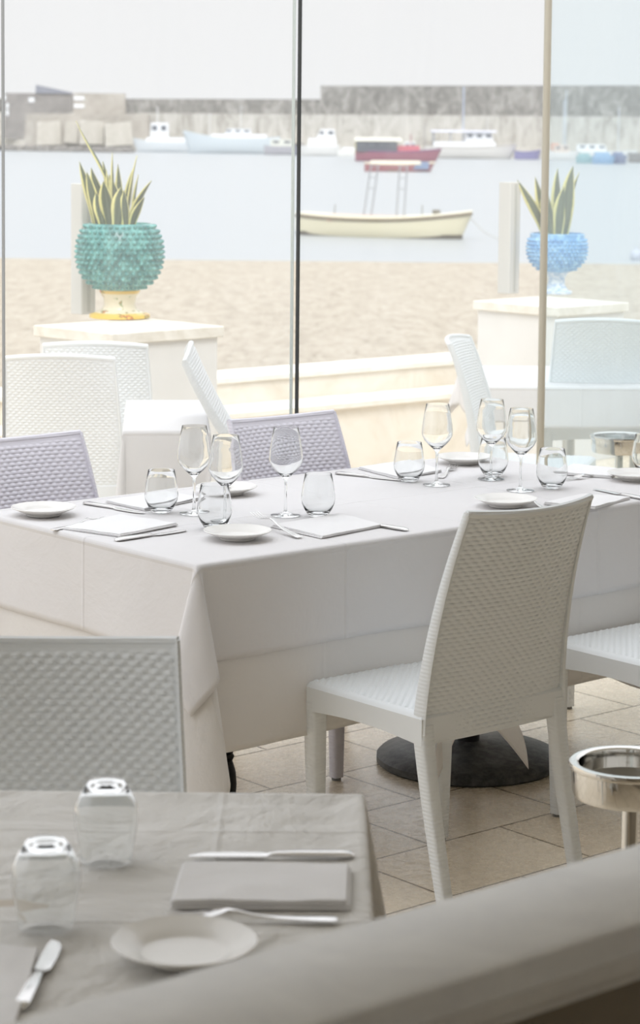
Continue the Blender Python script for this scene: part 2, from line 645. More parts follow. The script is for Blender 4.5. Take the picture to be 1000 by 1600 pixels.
for (x0, x1, y0_, y1_) in [(96 - 153, 112 - 153, 151, 157), (96 - 153, 112 - 153, 163, 169)]:
    MB().box((x0 + 18) / sc1, (x1 + 18) / sc1, -.1, 0, (217 - y1_) / sc1, (217 - y0_) / sc1).build('window', WWM, b1, smooth=False)
blk(36, 232, 178, 232, 4, M['tan_block'], 'quay_platform', 'long tan quay platform behind the pale concrete cubes', 'quay', 3)
for (x0, x1, y0_, y1_, of, ly) in [(56, 94, 190, 226, 8, 'large tilted pale concrete cube nearest the left window edge'), (98, 119, 190, 223, 8, 'narrow pale concrete cube between two larger ones'),
                                   (122, 160, 187, 225, 8.4, 'pale concrete cube just behind the green pot plant leaves'), (163, 206, 192, 227, 8, 'rightmost weathered concrete cube beside the white motorboat')]:
    o_, _, _ = blk(x0, x1, y0_, y1_, of, M['block'], 'concrete_cube', ly, 'concrete block', 3.2, slope=random.uniform(-.2, .3))
    o_['group'] = 'concrete cubes on the left quay'
    o_.rotation_euler = (random.uniform(-.1, .1), random.uniform(-.13, .13), random.uniform(-.1, .1))
mb = MB()
qa = at(-30, 233, -2); qb = at(214, 237, -2)
for i in range(110):
    f_ = random.random()
    c = qa.lerp(qb, f_) + Vector((0, random.uniform(-3, 1.2) - 7, 0))
    r = random.uniform(.35, .8)
    vs = []
    for a in range(8):
        for b_ in range(5):
            th_, ph_ = a / 8 * 2 * pi, (b_ / 4 - .5) * pi
            rr = r * random.uniform(.75, 1.1)
            vs.append((c.x + rr * cos(th_) * cos(ph_), c.y + rr * sin(th_) * cos(ph_), -2 + .15 + rr * .7 * sin(ph_)))
    fs = [(a * 5 + b_, ((a + 1) % 8) * 5 + b_, ((a + 1) % 8) * 5 + b_ + 1, a * 5 + b_ + 1) for a in range(8) for b_ in range(4)]
    mb.add(vs, fs)
tag(mb.build('shore_rocks', M['rock'], smooth=False), 'dark wet rocks along the foot of the left quay', 'rocks', kind='stuff')

# ------------------------------------------------------------------ boats
BM = {}
def bm_(rgb, rough=.4):
    if rgb not in BM:
        BM[rgb] = plain('boat_paint_%02x%02x%02x' % rgb, rgb, rough)
    return BM[rgb]


def hull_mesh(L, B, H, bow=.35, stern=.12, transom=.55, n=22, keel=-.25, sheer=1.0):
    """bow at +x; returns the open hull as a solid shell with deck lid slightly below the sheer"""
    def sec(t):
        w_ = B / 2 * (transom + (1 - transom) * sin(min(1, t / .45) * pi / 2)) if t < .45 else B / 2 * max(.015, (1 - ((t - .45) / .55) ** 2.4))
        zt = H + bow * H * max(0, (t - .45) / .55) ** 2 * sheer + stern * H * max(0, (.35 - t) / .35) ** 2
        return w_, zt
    rings = []
    for i in range(n + 1):
        t_ = i / n
        w_, zt = sec(t_)
        x = (t_ - .5) * L
        rk = .08 * L * (t_ ** 6)
        kz = keel + (.1 if t_ > .9 else 0)
        r = []
        for k in range(9):
            a = k / 8
            yy = w_ * (1 - (1 - a) ** 2.6) ** .6
            zz = kz + (zt - kz) * a ** 1.5
            r.append((x - rk * (1 - a), yy, zz))
        full = [(p[0], p[1], p[2]) for p in r[::-1]] + [(p[0], -p[1], p[2]) for p in r[1:]]
        inn = [(x, -w_ * .9, zt - .0), (x, -w_ * .86, zt - H * .22), (x, w_ * .86, zt - H * .22), (x, w_ * .9, zt)]
        rings.append(full + inn)
    return rings, sec


def boat(name, label, px, wl, L, B, H, hull_rgb, rz=0, cabins=(), stripe=None, mast=None, extra=None, bow=.35, group=None, transom=.55, flip=False, boot=None):
    q = at(px, wl, -2)
    r = thing(name, label, 'boat', (q.x, q.y, -2), rz + (pi if flip else 0), group)
    rings, sec = hull_mesh(L, B, H, bow, transom=transom)
    MB().loft(rings).build('hull', bm_(hull_rgb), r, angle=60)
    if stripe:
        mb = MB()
        for sgn in (1, -1):
            pts = []
            for i in range(23):
                w_, zt = sec(i / 22)
                pts.append(((i / 22 - .5) * L, sgn * (w_ + .01), zt - .06))
            mb.tube(pts, stripe[1], 6)
        mb.build('rub_rail', bm_(stripe[0]), r)
    if boot:
        mb = MB()
        rg = []
        for i in range(23):
            t_ = i / 22
            w_, zt = sec(t_)
            a_ = .38
            yy = w_ * (1 - (1 - a_) ** 2.6) ** .6 + .015
            xx = (t_ - .5) * L - .08 * L * (t_ ** 6) * (1 - a_)
            rg.append([(xx, -yy, -.12), (xx, yy, -.12), (xx, yy + .03, boot[1]), (xx, -yy - .03, boot[1])])
        mb.loft(rg)
        mb.build('waterline_band', bm_(boot[0]), r)
    for c in cabins:            # (x0,x1,half width,z0,z1,rgb,part name,taper)
        x0, x1, hw, z0, z1, rgb, pn = c[:7]
        tp = c[7] if len(c) > 7 else .08
        mb = MB()
        h_ = z1 - z0
        mb.loft([[(x0, -hw, z0), (x1, -hw, z0), (x1, hw, z0), (x0, hw, z0)],
                 [(x0 + h_ * tp * .5, -hw * .94, z1), (x1 - h_ * tp * 2, -hw * .94, z1), (x1 - h_ * tp * 2, hw * .94, z1), (x0 + h_ * tp * .5, hw * .94, z1)]])
        cb = mb.build(pn, bm_(rgb), r, smooth=False)
        if pn in ('cabin', 'wheelhouse'):
            nW = max(2, int((x1 - x0) / .9))
            for sgn in (1, -1):
                for i in range(nW):
                    a_ = x0 + (x1 - x0) * (i + .22) / nW
                    b_ = x0 + (x1 - x0) * (i + .78) / nW
                    MB().box(a_, min(b_, x1 - h_ * tp * 1.6 - .05), min(sgn * hw, sgn * hw * .99) - .015, max(sgn * hw, sgn * hw * .99) + .015, z0 + h_ * .5, z0 + h_ * .82).build('window', bm_((92, 98, 108)), cb, smooth=False)
    if mast:
        for (mx_, h_, rr, rgb) in mast:
            MB().tube([(mx_, 0, H * .7), (mx_, 0, h_)], rr, 6).build('mast', bm_(rgb), r)
    return r


WH = (232, 234, 236)
# the rowing boat near the beach
wlL, wlR = at(458, 352, -2), at(738, 374, -2)
pL, pR = at(468, 366, -2), at(736, 374, -2)
mid = (pL + pR) / 2
Lr = (pR - pL).length
rzr = atan2(pR.y - pL.y, pR.x - pL.x)
r = boat('rowing_boat', 'cream wooden rowing boat with brown rub rail moored near the beach', 600, 371, Lr, 1.7, .62, (214, 207, 178), rz=rzr,
         cabins=(), stripe=((104, 88, 60), .05), bow=.42, transom=.35, boot=((70, 62, 46), .13))
r.location = (mid.x, mid.y, -2)
mb = MB()
for i, sg in enumerate((1, -1)):
    pts = []
    for k_ in range(21):
        t_ = k_ / 20
        w_ = .85 * (.35 + .65 * sin(min(1, t_ / .45) * pi / 2)) if t_ < .45 else .85 * max(.015, (1 - ((t_ - .45) / .55) ** 2.4))
        zt = .62 * (1 + .42 * max(0, (t_ - .45) / .55) ** 2 + .12 * max(0, (.35 - t_) / .35) ** 2)
        pts.append(((t_ - .5) * Lr, sg * w_ * .95, zt + .02))
    mb.tube(pts, .04, 6)
mb.build('gunwale', bm_((234, 228, 204)), r)
for x in (-1.6, -.9, -.2, .5):
    MB().box(x - .13, x + .13, -.72, .72, .50, .545).build('thwart', bm_((206, 168, 148)), r, smooth=False)
mb = MB()
mb.loft([[(-2.2, -.55, .6), (.75, -.6, .6), (.75, .6, .6), (-2.2, .55, .6)], [(-2.1, -.4, .69), (.6, -.45, .69), (.6, .45, .69), (-2.1, .4, .69)]])
mb.build('cover_board', bm_((210, 180, 160)), r, smooth=False)
for (x0, x1) in ((-.60, -.35), (.55, .65)):
    mb = MB()
    for sg in (-.13, .13):
        mb.tube([(x0 + sg, 0, .6), (x1 + sg, 0, 2.35)], .024, 6)
    for k_ in range(3):
        f_ = .55 + k_ * .2
        xx = x0 + (x1 - x0) * f_
        mb.tube([(xx - .13, 0, .6 + 1.75 * f_), (xx + .13, 0, .6 + 1.75 * f_)], .014, 6)
    mb.build('ladder_frame', bm_((150, 152, 156)), r)
mb = MB()
MB().tube([(-1.9, .3, .5), (-1.85, .3, 1.0)], .015, 6).build('thole_pin', bm_((120, 116, 104)), r)
MB().tube([(1.2, .3, .5), (1.2, .3, 1.05)], .015, 6).build('thole_pin', bm_((120, 116, 104)), r)
MB().box(1.7, 1.9, -.1, .1, .55, .92).build('mooring_bitt', bm_((120, 116, 104)), r)
mb = MB()
mb.tube([(Lr / 2 - .05, 0, .7), (Lr / 2 + .5, -.2, .25), (Lr / 2 + 1.4, -.6, -.05)], .012, 5)
mb.build('mooring_rope', bm_((170, 165, 150)), r)

boat('motorboat', 'white motorboat with small square cabin, leftmost of the moored boats', 258, 238, 7.4, 2.4, 1.2, (206, 212, 216), flip=True,
     cabins=((-2.9, 2.2, .95, 1.15, 1.7, WH, 'deckhouse'), (-.4, 1.7, .8, 1.6, 3.4, WH, 'wheelhouse', .03)), mast=((.9, 5.3, .05, (225, 225, 225)),))
boat('motorboat', 'long pale blue white yacht hull left of the tall glass seam', 362, 240, 11.0, 3.0, 1.75, (196, 206, 212), flip=True,
     cabins=((-4, 2.5, 1.1, 1.6, 2.2, WH, 'deckhouse', .2), (-2.2, .8, .9, 2.1, 2.8, (222, 226, 230), 'cabin', .2)), mast=((-1, 5.5, .04, (220, 220, 220)), (2.5, 4.6, .04, (220, 220, 220))), bow=.5)
boat('fishing_boat', 'grey fishing boat with dark stern beside the tall glass seam', 445, 242, 4.6, 2, .95, (160, 160, 168), cabins=((-1.6, .9, .8, .9, 1.7, (214, 216, 206), 'cabin', .1), (1.1, 2.1, .7, .6, 1.25, (52, 54, 62), 'engine_cover', 0)), bow=.2)
boat('cabin_cruiser', 'white cabin cruiser with raised wheelhouse just right of the tall glass seam', 498, 244, 4.6, 2.2, 1.1, (216, 216, 214), flip=True,
     cabins=((-1.9, 1.2, .9, 1.0, 1.9, WH, 'deckhouse', .05), (-1.8, .3, .8, 1.8, 2.9, WH, 'wheelhouse', .2)), mast=((-1.7, 3.6, .05, (215, 205, 195)),), bow=.1)
boat('dinghy', 'small white dinghy between the cabin cruiser and the red boats', 549, 245, 2.9, 1.3, .65, (226, 226, 222), cabins=((-1.0, .4, .5, .6, 1.0, WH, 'deckhouse', .1),), bow=.5)
boat('fishing_boat', 'dark red boat under a cream awning, behind the smaller red boat', 622, 252, 8.2, 2.4, .95, (148, 84, 104), cabins=((-4.0, -.1, 1.0, .9, 1.9, (74, 80, 92), 'cabin', .02), (-4.2, .4, 1.2, 1.9, 2.25, (232, 230, 216), 'awning', .3), (-.1, 2.1, .8, .9, 1.5, (196, 96, 112), 'deckhouse', .1)),
     stripe=((120, 60, 110), .07), mast=((-4.1, 2.1, .05, (200, 190, 80)), (1.2, 2.6, .05, (150, 70, 90)), (2.5, 3.6, .05, (150, 150, 150))))
boat('fishing_boat', 'small red and white boat floating in front of the awning boat', 624, 268, 5.3, 1.8, .62, (158, 96, 102), cabins=((-2.2, 1.6, .8, .55, .82, (228, 220, 200), 'deckhouse', .1), (.9, 2.2, .75, .2, .74, (120, 138, 168), 'fender_row', 0), (-.9, .2, .85, .0, .4, (110, 84, 70), 'net_pile', .3)), stripe=((232, 222, 196), .07), bow=.25)
boat('fishing_boat', 'large white fishing boat with blue trimmed canopy right of the red boats', 735, 248, 9.6, 2.9, 1.25, (206, 204, 200), cabins=((-3.9, 2.6, 1.1, 1.2, 1.75, WH, 'deckhouse', .1), (-.6, 2.3, .9, 1.7, 2.75, (220, 222, 226), 'wheelhouse', .08), (-4.2, 2.6, 1.15, 2.75, 2.95, (202, 204, 216), 'canopy', 0), (-4.0, -3.8, 1.0, 1.2, 2.8, (150, 152, 156), 'canopy_post', 0), (-2.2, -2.05, 1.0, 1.2, 2.8, (190, 190, 190), 'canopy_post', 0)),
     stripe=((186, 180, 172), .06), mast=((-.8, 7.5, .07, (168, 182, 206)), (1.7, 4.4, .05, (190, 190, 190))), bow=.3)
boat('dinghy', 'violet blue wooden dinghy left of the metal post', 824, 249, 2.7, 1.4, .8, (118, 116, 166), cabins=(), stripe=((90, 88, 150), .06), bow=.3)
boat('dinghy', 'teal covered dinghy, leftmost of the small boats right of the metal post', 914, 255, 1.7, 1.2, .6, (132, 170, 176), cabins=((-.7, .5, .5, .5, .95, (140, 178, 182), 'cover', .2),), bow=.2)
boat('dinghy', 'light blue covered dinghy between teal and navy dinghies', 943, 256, 2.1, 1.3, .65, (120, 160, 196), cabins=((-.9, .7, .55, .5, 1.1, (136, 172, 204), 'cover', .2),), bow=.2)
boat('dinghy', 'navy blue dinghy right of the light blue dinghy', 967, 256, 1.5, 1.2, .75, (92, 104, 140), cabins=((-.6, .4, .5, .6, 1.1, (104, 120, 156), 'cover', .1),), bow=.2)
boat('dinghy', 'dark grey dinghy at the right frame edge below the breakwater', 997, 254, 1.9, 1.2, .9, (120, 116, 116), cabins=(), bow=.2)
boat('motorboat', 'white motorboat with orange deck gear behind the blue dinghies', 925, 250, 9.5, 2.6, .9, (216, 216, 214), cabins=((-4.3, -3.4, .7, .9, 1.7, (210, 160, 140), 'deck_gear', .1), (-1.6, 1.4, .9, .9, 1.6, WH, 'cabin', .1)), mast=((-3, 6.2, .06, (190, 200, 212)), (2.7, 5.6, .05, (200, 205, 212)), (-.5, 4.2, .04, (180, 170, 160))), bow=.2)
boat('motorboat', 'small white motorboat far behind the awning boat', 643, 247, 2.6, 1.4, .8, (206, 206, 204), cabins=((-.8, .5, .5, .8, 1.7, WH, 'cabin', .1),), mast=((-.5, 4.4, .04, (206, 200, 190)),), bow=.3)
boat('motorboat', 'small white motorboat tied up just right of the metal post', 880, 250, 3.4, 1.6, .8, (214, 212, 210), cabins=((-1.0, .6, .6, .8, 1.5, (214, 196, 184), 'cabin', .1),), mast=((.2, 7.2, .05, (196, 206, 216)),), bow=.3)
q = at(994, 404, -1.97)
mb = MB()
mb.lathe([(0, -.12), (.1, -.1), (.17, 0), (.17, .12), (.1, .22), (.03, .26), (.03, .32), (0, .33)], 20)
tag(mb.build('mooring_buoy', bm_((182, 186, 198)), loc=(q.x, q.y, q.z)), 'grey mooring buoy at the water edge by the right frame edge', 'buoy')


# ------------------------------------------------------------------ chairs
CH = .895
SEAT_W, TOP_W = .445, .385
def back_y(z):
    t = max(0, (z - .44) / (CH - .44))
    return -.190 - .035 * t - .075 * t * t


def relief(x, z, w_, edge):
    row = math.floor(z / .010)
    rp = abs(sin(pi * z / .010)) ** .7
    over = .5 + .5 * cos(2 * pi * x / .022 + pi * row)
    return .0042 * rp * (.15 + .85 * over) * edge


def make_chair(arch=-.008, foot_arch=0.0):
    root = thing('dining_chair', '', 'chair')
    # --- seat
    sd0, sd1 = -.195, .205
    mb = MB()
    def seat_top(a, b):
        x = (a - .5) * (SEAT_W); y = sd0 + (sd1 - sd0) * b
        ex = min(a, 1 - a) * SEAT_W; ey = min(b, 1 - b) * (sd1 - sd0)
        ed = min(1, max(0, (min(ex, ey) - .014) / .006))
        rnd = .010 * (1 - min(1, min(ex, ey) / .016)) ** 2
        dip = -.010 * sin(pi * a) * sin(pi * b)
        z = .445 + dip - rnd + relief(x, y + 5, 1, ed)
        return (x, y, z)
    mb.grid(seat_top, 124, 240)
    # apron
    def apron(p0, p1, drop):
        def f(a, b):
            x = p0[0] + (p1[0] - p0[0]) * a; y = p0[1] + (p1[1] - p0[1]) * a
            d = drop + .012 * (1 - sin(pi * a))
            return (x, y, .435 - d * b)
        return f
    c = [(-SEAT_W / 2, sd0), (SEAT_W / 2, sd0), (SEAT_W / 2, sd1), (-SEAT_W / 2, sd1)]
    for i in range(4):
        mb.grid(apron(c[i], c[(i + 1) % 4], .046), 16, 2)
    mb.box(-SEAT_W / 2 + .004, SEAT_W / 2 - .004, sd0 + .004, sd1 - .004, .395, .425)
    mb.build('seat', M['chair_weave'], root)
    # --- backrest
    zb0 = .375
    def width(z):
        t = (z - .40) / (CH - .40)
        return (SEAT_W + (TOP_W - SEAT_W) * t) / 2 - .004
    def bpt(a, b, side):
        s_ = a * 2 - 1
        zt = CH + arch * (1 - s_ * s_)
        z0_ = zb0 + foot_arch * (1 - s_ ** 4)
        z = z0_ + (zt - z0_) * b
        wz = width(z)
        x = s_ * wz
        t = max(0, min(1, (z - .44) / (CH - .44)))
        y = back_y(z) - (.010 + .026 * t) * (1 - s_ * s_) + .010
        ex = (1 - abs(s_)) * wz
        ez = (1 - b) * (zt - z0_)
        ed = min(1, max(0, (ex - .006) / .005)) * min(1, max(0, (ez - .014) / .006)) * min(1, max(0, b / .03))
        hh = relief(x, z, 1, ed)
        return (x, y + side * (.005 + hh), z)
    mb = MB()
    NX, NZ = 112, 306
    mb.grid(lambda a, b: bpt(a, b, 1), NX, NZ)
    mb.grid(lambda a, b: bpt(a, b, -1), NX, NZ)
    def rim(fn, n):
        mb.grid(lambda a, b: tuple(Vector(fn(a, 1)).lerp(Vector(fn(a, -1)), b)), n, 1)
    rim(lambda a, s_: bpt(a, 1, s_), NX)
    rim(lambda a, s_: bpt(a, 0, s_), NX)
    br_ = mb.build('backrest', M['chair_weave'], root)
    # side rails and top rim of the backrest
    mb = MB()
    for sg in (-1, 1):
        rings = []
        for i in range(26):
            b = i / 25
            z = .40 + (CH - .001 - .40) * b
            wz = width(z)
            y = back_y(z) + .010
            dp = .020 - .0095 * b
            wd = .006 - .001 * b
            xo, xi = sg * (wz + .002), sg * (wz - wd)
            rings.append([(xo, y - dp * .75, z), (xo + sg * .0015, y, z), (xo, y + dp * .75, z), (xo - sg * .003, y + dp, z), (xi, y + dp * .8, z), (xi, y - dp * .8, z), (xo - sg * .003, y - dp, z)])
        mb.loft(rings)
    pts = [Vector(bpt(i / 24, .998, 1)).lerp(Vector(bpt(i / 24, .998, -1)), .5) for i in range(25)]
    mb.tube([p - Vector((0, 0, .003)) for p in pts], .0085, 8)
    mb.build('back_frame', M['chair'], root)
    # --- legs
    def leg(x, y, x2, y2, s0, s1, ztop):
        m_ = MB()
        rings = []
        for i in range(9):
            t = i / 8
            z = .008 + (ztop - .008) * (1 - t)
            h = (s0 + (s1 - s0) * t) / 2
            cx, cy = x + (x2 - x) * t, y + (y2 - y) * t ** 1.2
            b = h * .3
            rings.append([(cx - h + b, cy - h, z), (cx + h - b, cy - h, z), (cx + h, cy - h + b, z), (cx + h, cy + h - b, z), (cx + h - b, cy + h, z), (cx - h + b, cy + h, z), (cx - h, cy + h - b, z), (cx - h, cy - h + b, z)])
        m_.loft(rings[::-1])
        lg = m_.build('leg', M['chair'], root, angle=50)
        MB().lathe([(s1 * .42, 0), (s1 * .42, .009)], 12, (x2, y2, 0)).build('foot_cap', M['rubber'], lg)
        return lg
    for sg in (-1, 1):
        leg(sg * (SEAT_W / 2 - .021), sd1 - .022, sg * (SEAT_W / 2 - .028), sd1 - .026, .044, .030, .40)
        leg(sg * (SEAT_W / 2 - .019), back_y(.42) + .012, sg * (SEAT_W / 2 - .020), -.262, .038, .030, .42)
    return root


def chair_loc(px, py, facing, ztop=CH):
    """floor position of a chair whose backrest top centre is seen at this pixel and which faces `facing` (unit vector)"""
    p = at(px, py, ztop)
    off = abs(back_y(CH)) + .015
    q = p + Vector(facing) * off
    return Vector((q.x, q.y, 0)), atan2(facing[1], facing[0]) - pi / 2


def rot(vec, deg):
    a = radians(deg)
    return Vector((vec.x * cos(a) - vec.y * sin(a), vec.x * sin(a) + vec.y * cos(a), 0))


c0 = make_chair()
l_, r_ = chair_loc(830, 787, V)
l_ = P(.52, -.205); r_ = THETA
c0.location = l_; c0.rotation_euler = (0, 0, r_)
GR = 'white woven resin chairs around the long table'
c0['label'] = 'white woven chair seen from behind at the near right side of the long table'
c0['group'] = GR
dup(c0, P(1.27, -.245), THETA + .0, 'white woven chair at the right frame edge, only its seat and front leg in view', GR)
dup(c0, P(2.06, .47), THETA + pi / 2, 'white woven chair at the right end of the long table, mostly outside the frame', GR)
# window-side chairs: same white model, violet window light put into the resin colour
def recolour(root, a, b):
    for ch in root.children:
        ch.data = ch.data.copy()
        ch.data.materials[0] = b if ch.name.startswith(('seat', 'backrest')) else a
    return root
l_, r_ = chair_loc(432, 648, -V)
cv = dup(c0, l_, r_, 'lilac tinted woven chair at the window side, in front of the glass seam', GR)
recolour(cv, M['chair_violet'], M['chair_violet_weave'])
l_, r_ = chair_loc(22, 681, -V)
dup(cv, l_, r_, 'lilac tinted woven chair cut by the left frame edge, at the window side', GR)
# foreground chair
l_, r_ = chair_loc(93, 992, Vector((.03, -1, 0)).normalized())
dup(c0, l_, r_, 'grey shaded woven chair behind the foreground table with upturned tumblers')['category'] = 'chair'

co = make_chair(arch=.014, foot_arch=.05)
GO = 'white woven chairs out on the terrace'
l_, r_ = chair_loc(92, 560, Vector((0, 1, 0)))
co.location = l_; co.rotation_euler = (0, 0, r_)
co['label'] = 'bright white woven terrace chair beyond the glass at the left frame edge'; co['group'] = GO
l_, r_ = chair_loc(940, 503, Vector((.03, 1, 0)).normalized())
dup(co, l_, r_, 'woven terrace chair seen through the hazy glass right of the metal post', GO)
l_, r_ = Vector((-.815, 8.78, 0)), 0
dup(co, l_, r_, 'terrace chair beyond the draped table, partly hidden behind the leftmost terrace chair', GO)
l_, r_ = chair_loc(708, 531, rot(Vector((1, 0, 0)), -14))
dup(co, l_, r_, 'terrace chair seen side on in front of the right pedestal', GO)
# chair tipped forward on to the left terrace table
tip = dup(co, (0, 0, 0), 0, 'terrace chair tipped forward so its back leans over the draped table', GO)
TIP = radians(47)
ptop = at(292, 560, .955)
face = Vector((-1, -.04, 0)).normalized()
Rz = Matrix.Rotation(atan2(face.y, face.x) - pi / 2, 4, 'Z')
Rx = Matrix.Rotation(-TIP, 4, 'X')
pv = Vector((0, .195, 0))
T0 = Rz @ Matrix.Translation(pv) @ Rx @ Matrix.Translation(-pv)
top_l = T0 @ Vector((0, back_y(CH), CH))
Mt = Matrix.Translation(Vector((ptop.x - top_l.x, ptop.y - top_l.y, 0.0))) @ T0
tip.matrix_world = Mt
tip.location, q_, _s = Mt.decompose()
tip.rotation_mode = 'XYZ'
tip.rotation_euler = q_.to_euler('XYZ')


# ------------------------------------------------------------------ tablecloths and tables
def breaks(D0, W, D1, step):
    s_ = [-D0]
    n0 = max(3, int(D0 / step))
    s_ = [-D0 + (D0 - .012) * i / n0 for i in range(n0 + 1)] if D0 > 0.02 else []
    s_ += [-.009, -.006, -.003, 0, .004, .01]
    n = int(W / step)
    s_ += [.01 + (W - .02) * i / n for i in range(1, n)]
    s_ += [W - .01, W - .004, W, W + .003, W + .006, W + .009]
    if D1 > .02:
        n1_ = max(3, int(D1 / step))
        s_ += [W + .012 + (D1 - .012) * i / n1_ for i in range(n1_ + 1)]
    return s_


def cloth(name, label, W, H, z, drops, mat, loc, rz, step=.016, out=.004, k=.30, kb=.15, seam=(), amp=.02, seed=0, topf=None, group=None, wave=9.0, ruf=None, flare=0.05):
    """drops: (left, right, near, far) overhangs of a rectangular cloth on a table W x H"""
    dl, dr, dn, df = drops
    aa, bb = breaks(dl, W, dr, step), breaks(dn, H, df, step)
    rho = .008
    def hang(r):
        """horizontal outward offset and drop along the arc over the table edge"""
        if r < rho * pi / 2:
            t = r / rho
            return rho * sin(t), rho * (1 - cos(t))
        return rho, rho + (r - rho * pi / 2)
    vs, uv = [], []
    for b in bb:
        for a in aa:
            ea = (-a if a < 0 else (a - W if a > W else 0)); sa = -1 if a < 0 else 1
            eb = (-b if b < 0 else (b - H if b > H else 0)); sb = -1 if b < 0 else 1
            ca, cb = min(max(a, 0), W), min(max(b, 0), H)
            if ea == 0 and eb == 0:
                dz = topf(a, b) if topf else 0
                edge = min(a, W - a, b, H - b)
                dz *= min(1, edge / .03)
                p = (ca, cb, z + dz)
            elif ea > 0 and eb == 0:
                o_, d_ = hang(ea)
                wv = min(1, min(cb, H - cb) / .18)
                key = 'L' if sa < 0 else 'R'
                f = 0 if key in seam else 1
                wob = amp * (ea / .5) * sin(wave * cb + seed + sa) * wv + amp * .5 * (ea / .5) ** 2 * sin(wave * 2.3 * cb + seed * 2.1) * wv
                p = (ca + sa * (o_ + out + f * (flare * ea * wv + wob)), cb, z - d_)
            elif eb > 0 and ea == 0:
                o_, d_ = hang(eb)
                wv = min(1, min(ca, W - ca) / .18)
                key = 'N' if sb < 0 else 'F'
                f = 0 if key in seam else 1
                wob = amp * (eb / .5) * sin(wave * ca + seed * 1.7 + sb) * wv + amp * .5 * (eb / .5) ** 2 * sin(wave * 2.1 * ca + seed) * wv
                p = (ca, cb + sb * (o_ + out + f * (flare * eb * wv + wob)), z - d_)
            else:
                r = hypot(ea, eb); ph = atan2(eb, ea)
                o_, d_ = hang(r)
                oa = o_ * min(1, cos(ph) * 1.6) + out * cos(ph) ** .5
                ob = o_ * min(1, sin(ph) * 1.6) + out * sin(ph) ** .5
                g = k * max(0, r - rho) * sin(2 * ph) / sqrt(2)
                lt = kb * max(0, r - rho) * sin(4 * ph) / sqrt(2)
                xa = oa + g + lt
                xb = ob + g - lt
                if (('L' if sa < 0 else 'R') in seam):
                    sw = max(0, r - .23) * sin(2 * ph)
                    sk = (ph - pi / 4) / (pi / 4)
                    xa = min(oa, .006) - .40 * sw * (1 + 1.1 * sk)
                    xb = ob + .10 * sw * (1 - .8 * sk * sk) + .012 * sin(5 * sk) * sw
                p = (ca + sa * xa, cb + sb * xb, max(.012, z - d_))
            vs.append(p); uv.append((a, b))
    mb = MB()
    n = len(aa)
    fs = [(j * n + i, j * n + i + 1, (j + 1) * n + i + 1, (j + 1) * n + i) for j in range(len(bb) - 1) for i in range(n - 1)]
    mb.add(vs, fs)
    mb.uv = uv
    o = mb.build(name, mat, loc=loc, rz=rz, angle=180)
    so = o.modifiers.new('thickness', 'SOLIDIFY')
    so.thickness = .0012
    so.offset = -1
    return tag(o, label, 'tablecloth', group)


TW, TH = .822, .85
def lab(s): return s


# table 1 and 2 supports
def dining_table(loc, rz, W, H, label, z=.7455, kind='column'):
    t_ = thing('dining_table', label, 'table', loc, rz)
    MB().box(.006, W - .006, .006, H - .006, z - .028, z, .004).build('tabletop', M['wood'], t_, smooth=False)
    cx, cy = W / 2, H / 2
    if kind == 'disc':
        MB().lathe([(.238, 0), (.246, .006), (.246, .022), (.238, .030), (.17, .044), (.08, .056), (.034, .064), (0, .064)], 64, (cx, cy, 0)).build('base', M['disc'], t_)
        MB().lathe([(.03, .062), (.03, z - .06), (.09, z - .045), (.12, z - .03)], 28, (cx, cy, 0)).build('column', M['black_iron'], t_)
    elif kind == 'cast':
        MB().lathe([(.030, .30), (.030, .26), (.040, .24), (.030, .225), (.026, .20), (.030, .15), (.040, .19 - .05), (.040, .13)], 24, (cx, cy, 0))
        prof = [(.19, 0), (.195, .012), (.15, .022), (.05, .034), (.030, .06), (.032, .09), (.030, .12), (.026, .135), (.021, .150), (.026, .160), (.022, .168), (.034, .195), (.040, .23), (.036, .27), (.028, .30), (.026, z - .08), (.06, z - .05), (.09, z - .03)]
        MB().lathe(prof, 36, (cx, cy, 0)).build('pedestal', M['black_iron'], t_)
    else:
        MB().lathe([(.2, 0), (.205, .01), (.19, .02), (.03, .035), (.025, z - .04), (.1, z - .03)], 40, (cx, cy, 0)).build('pedestal', M['brushed'], t_)
    return t_


m = Mat('grey_painted_disc_base', (74, 74, 74), .5)
nz = m.noise(m.coord(), 35, 6, .7)
m.color(m.ramp(nz, [(.4, (52, 53, 54)), (.62, (88, 88, 87))]))
m.bump(nz, .002, .6)
M['disc'] = m.m

dining_table(P(0, 0), THETA, TW - .006, TH, 'table under the left half of the long white cloth, on a black turned pedestal', kind='cast')
dining_table(P(TW + .012, 0), THETA, TW - .006, TH, 'table under the right half of the long white cloth, on a round dark disc base', kind='disc')
GC = 'white cloths layered on the long table'
cloth('undercloth', 'ivory undercloth hanging low at the near corner of the long table', TW - .008, TH, .7478, (.44, .44, .43, .27), M['cloth_under'], P(0, 0), THETA, seam=('R',), seed=1.3, out=.003, amp=.014, flare=.03, group=GC, k=.28, kb=.18)
cloth('undercloth', 'ivory undercloth whose pointed corners hang behind the near woven chair', TW - .008, TH, .7478, (.44, .57, .44, .27), M['cloth_under'], P(TW + .014, 0), THETA, seam=('L',), seed=3.1, out=.003, amp=.014, flare=.03, group=GC, k=.28, kb=.18)
def crease1(a, b):
    return .0012 * noise.noise(Vector((a * 6, b * 6, 1))) - .0012
cloth('tablecloth', 'white top cloth on the left half of the long table', TW - .008, TH, .7505, (.225, .225, .225, .225), M['cloth'], P(0, 0), THETA, seam=('R',), seed=1.3, out=.0085, amp=.014, flare=.03, topf=crease1, group=GC, k=.28, kb=.22)
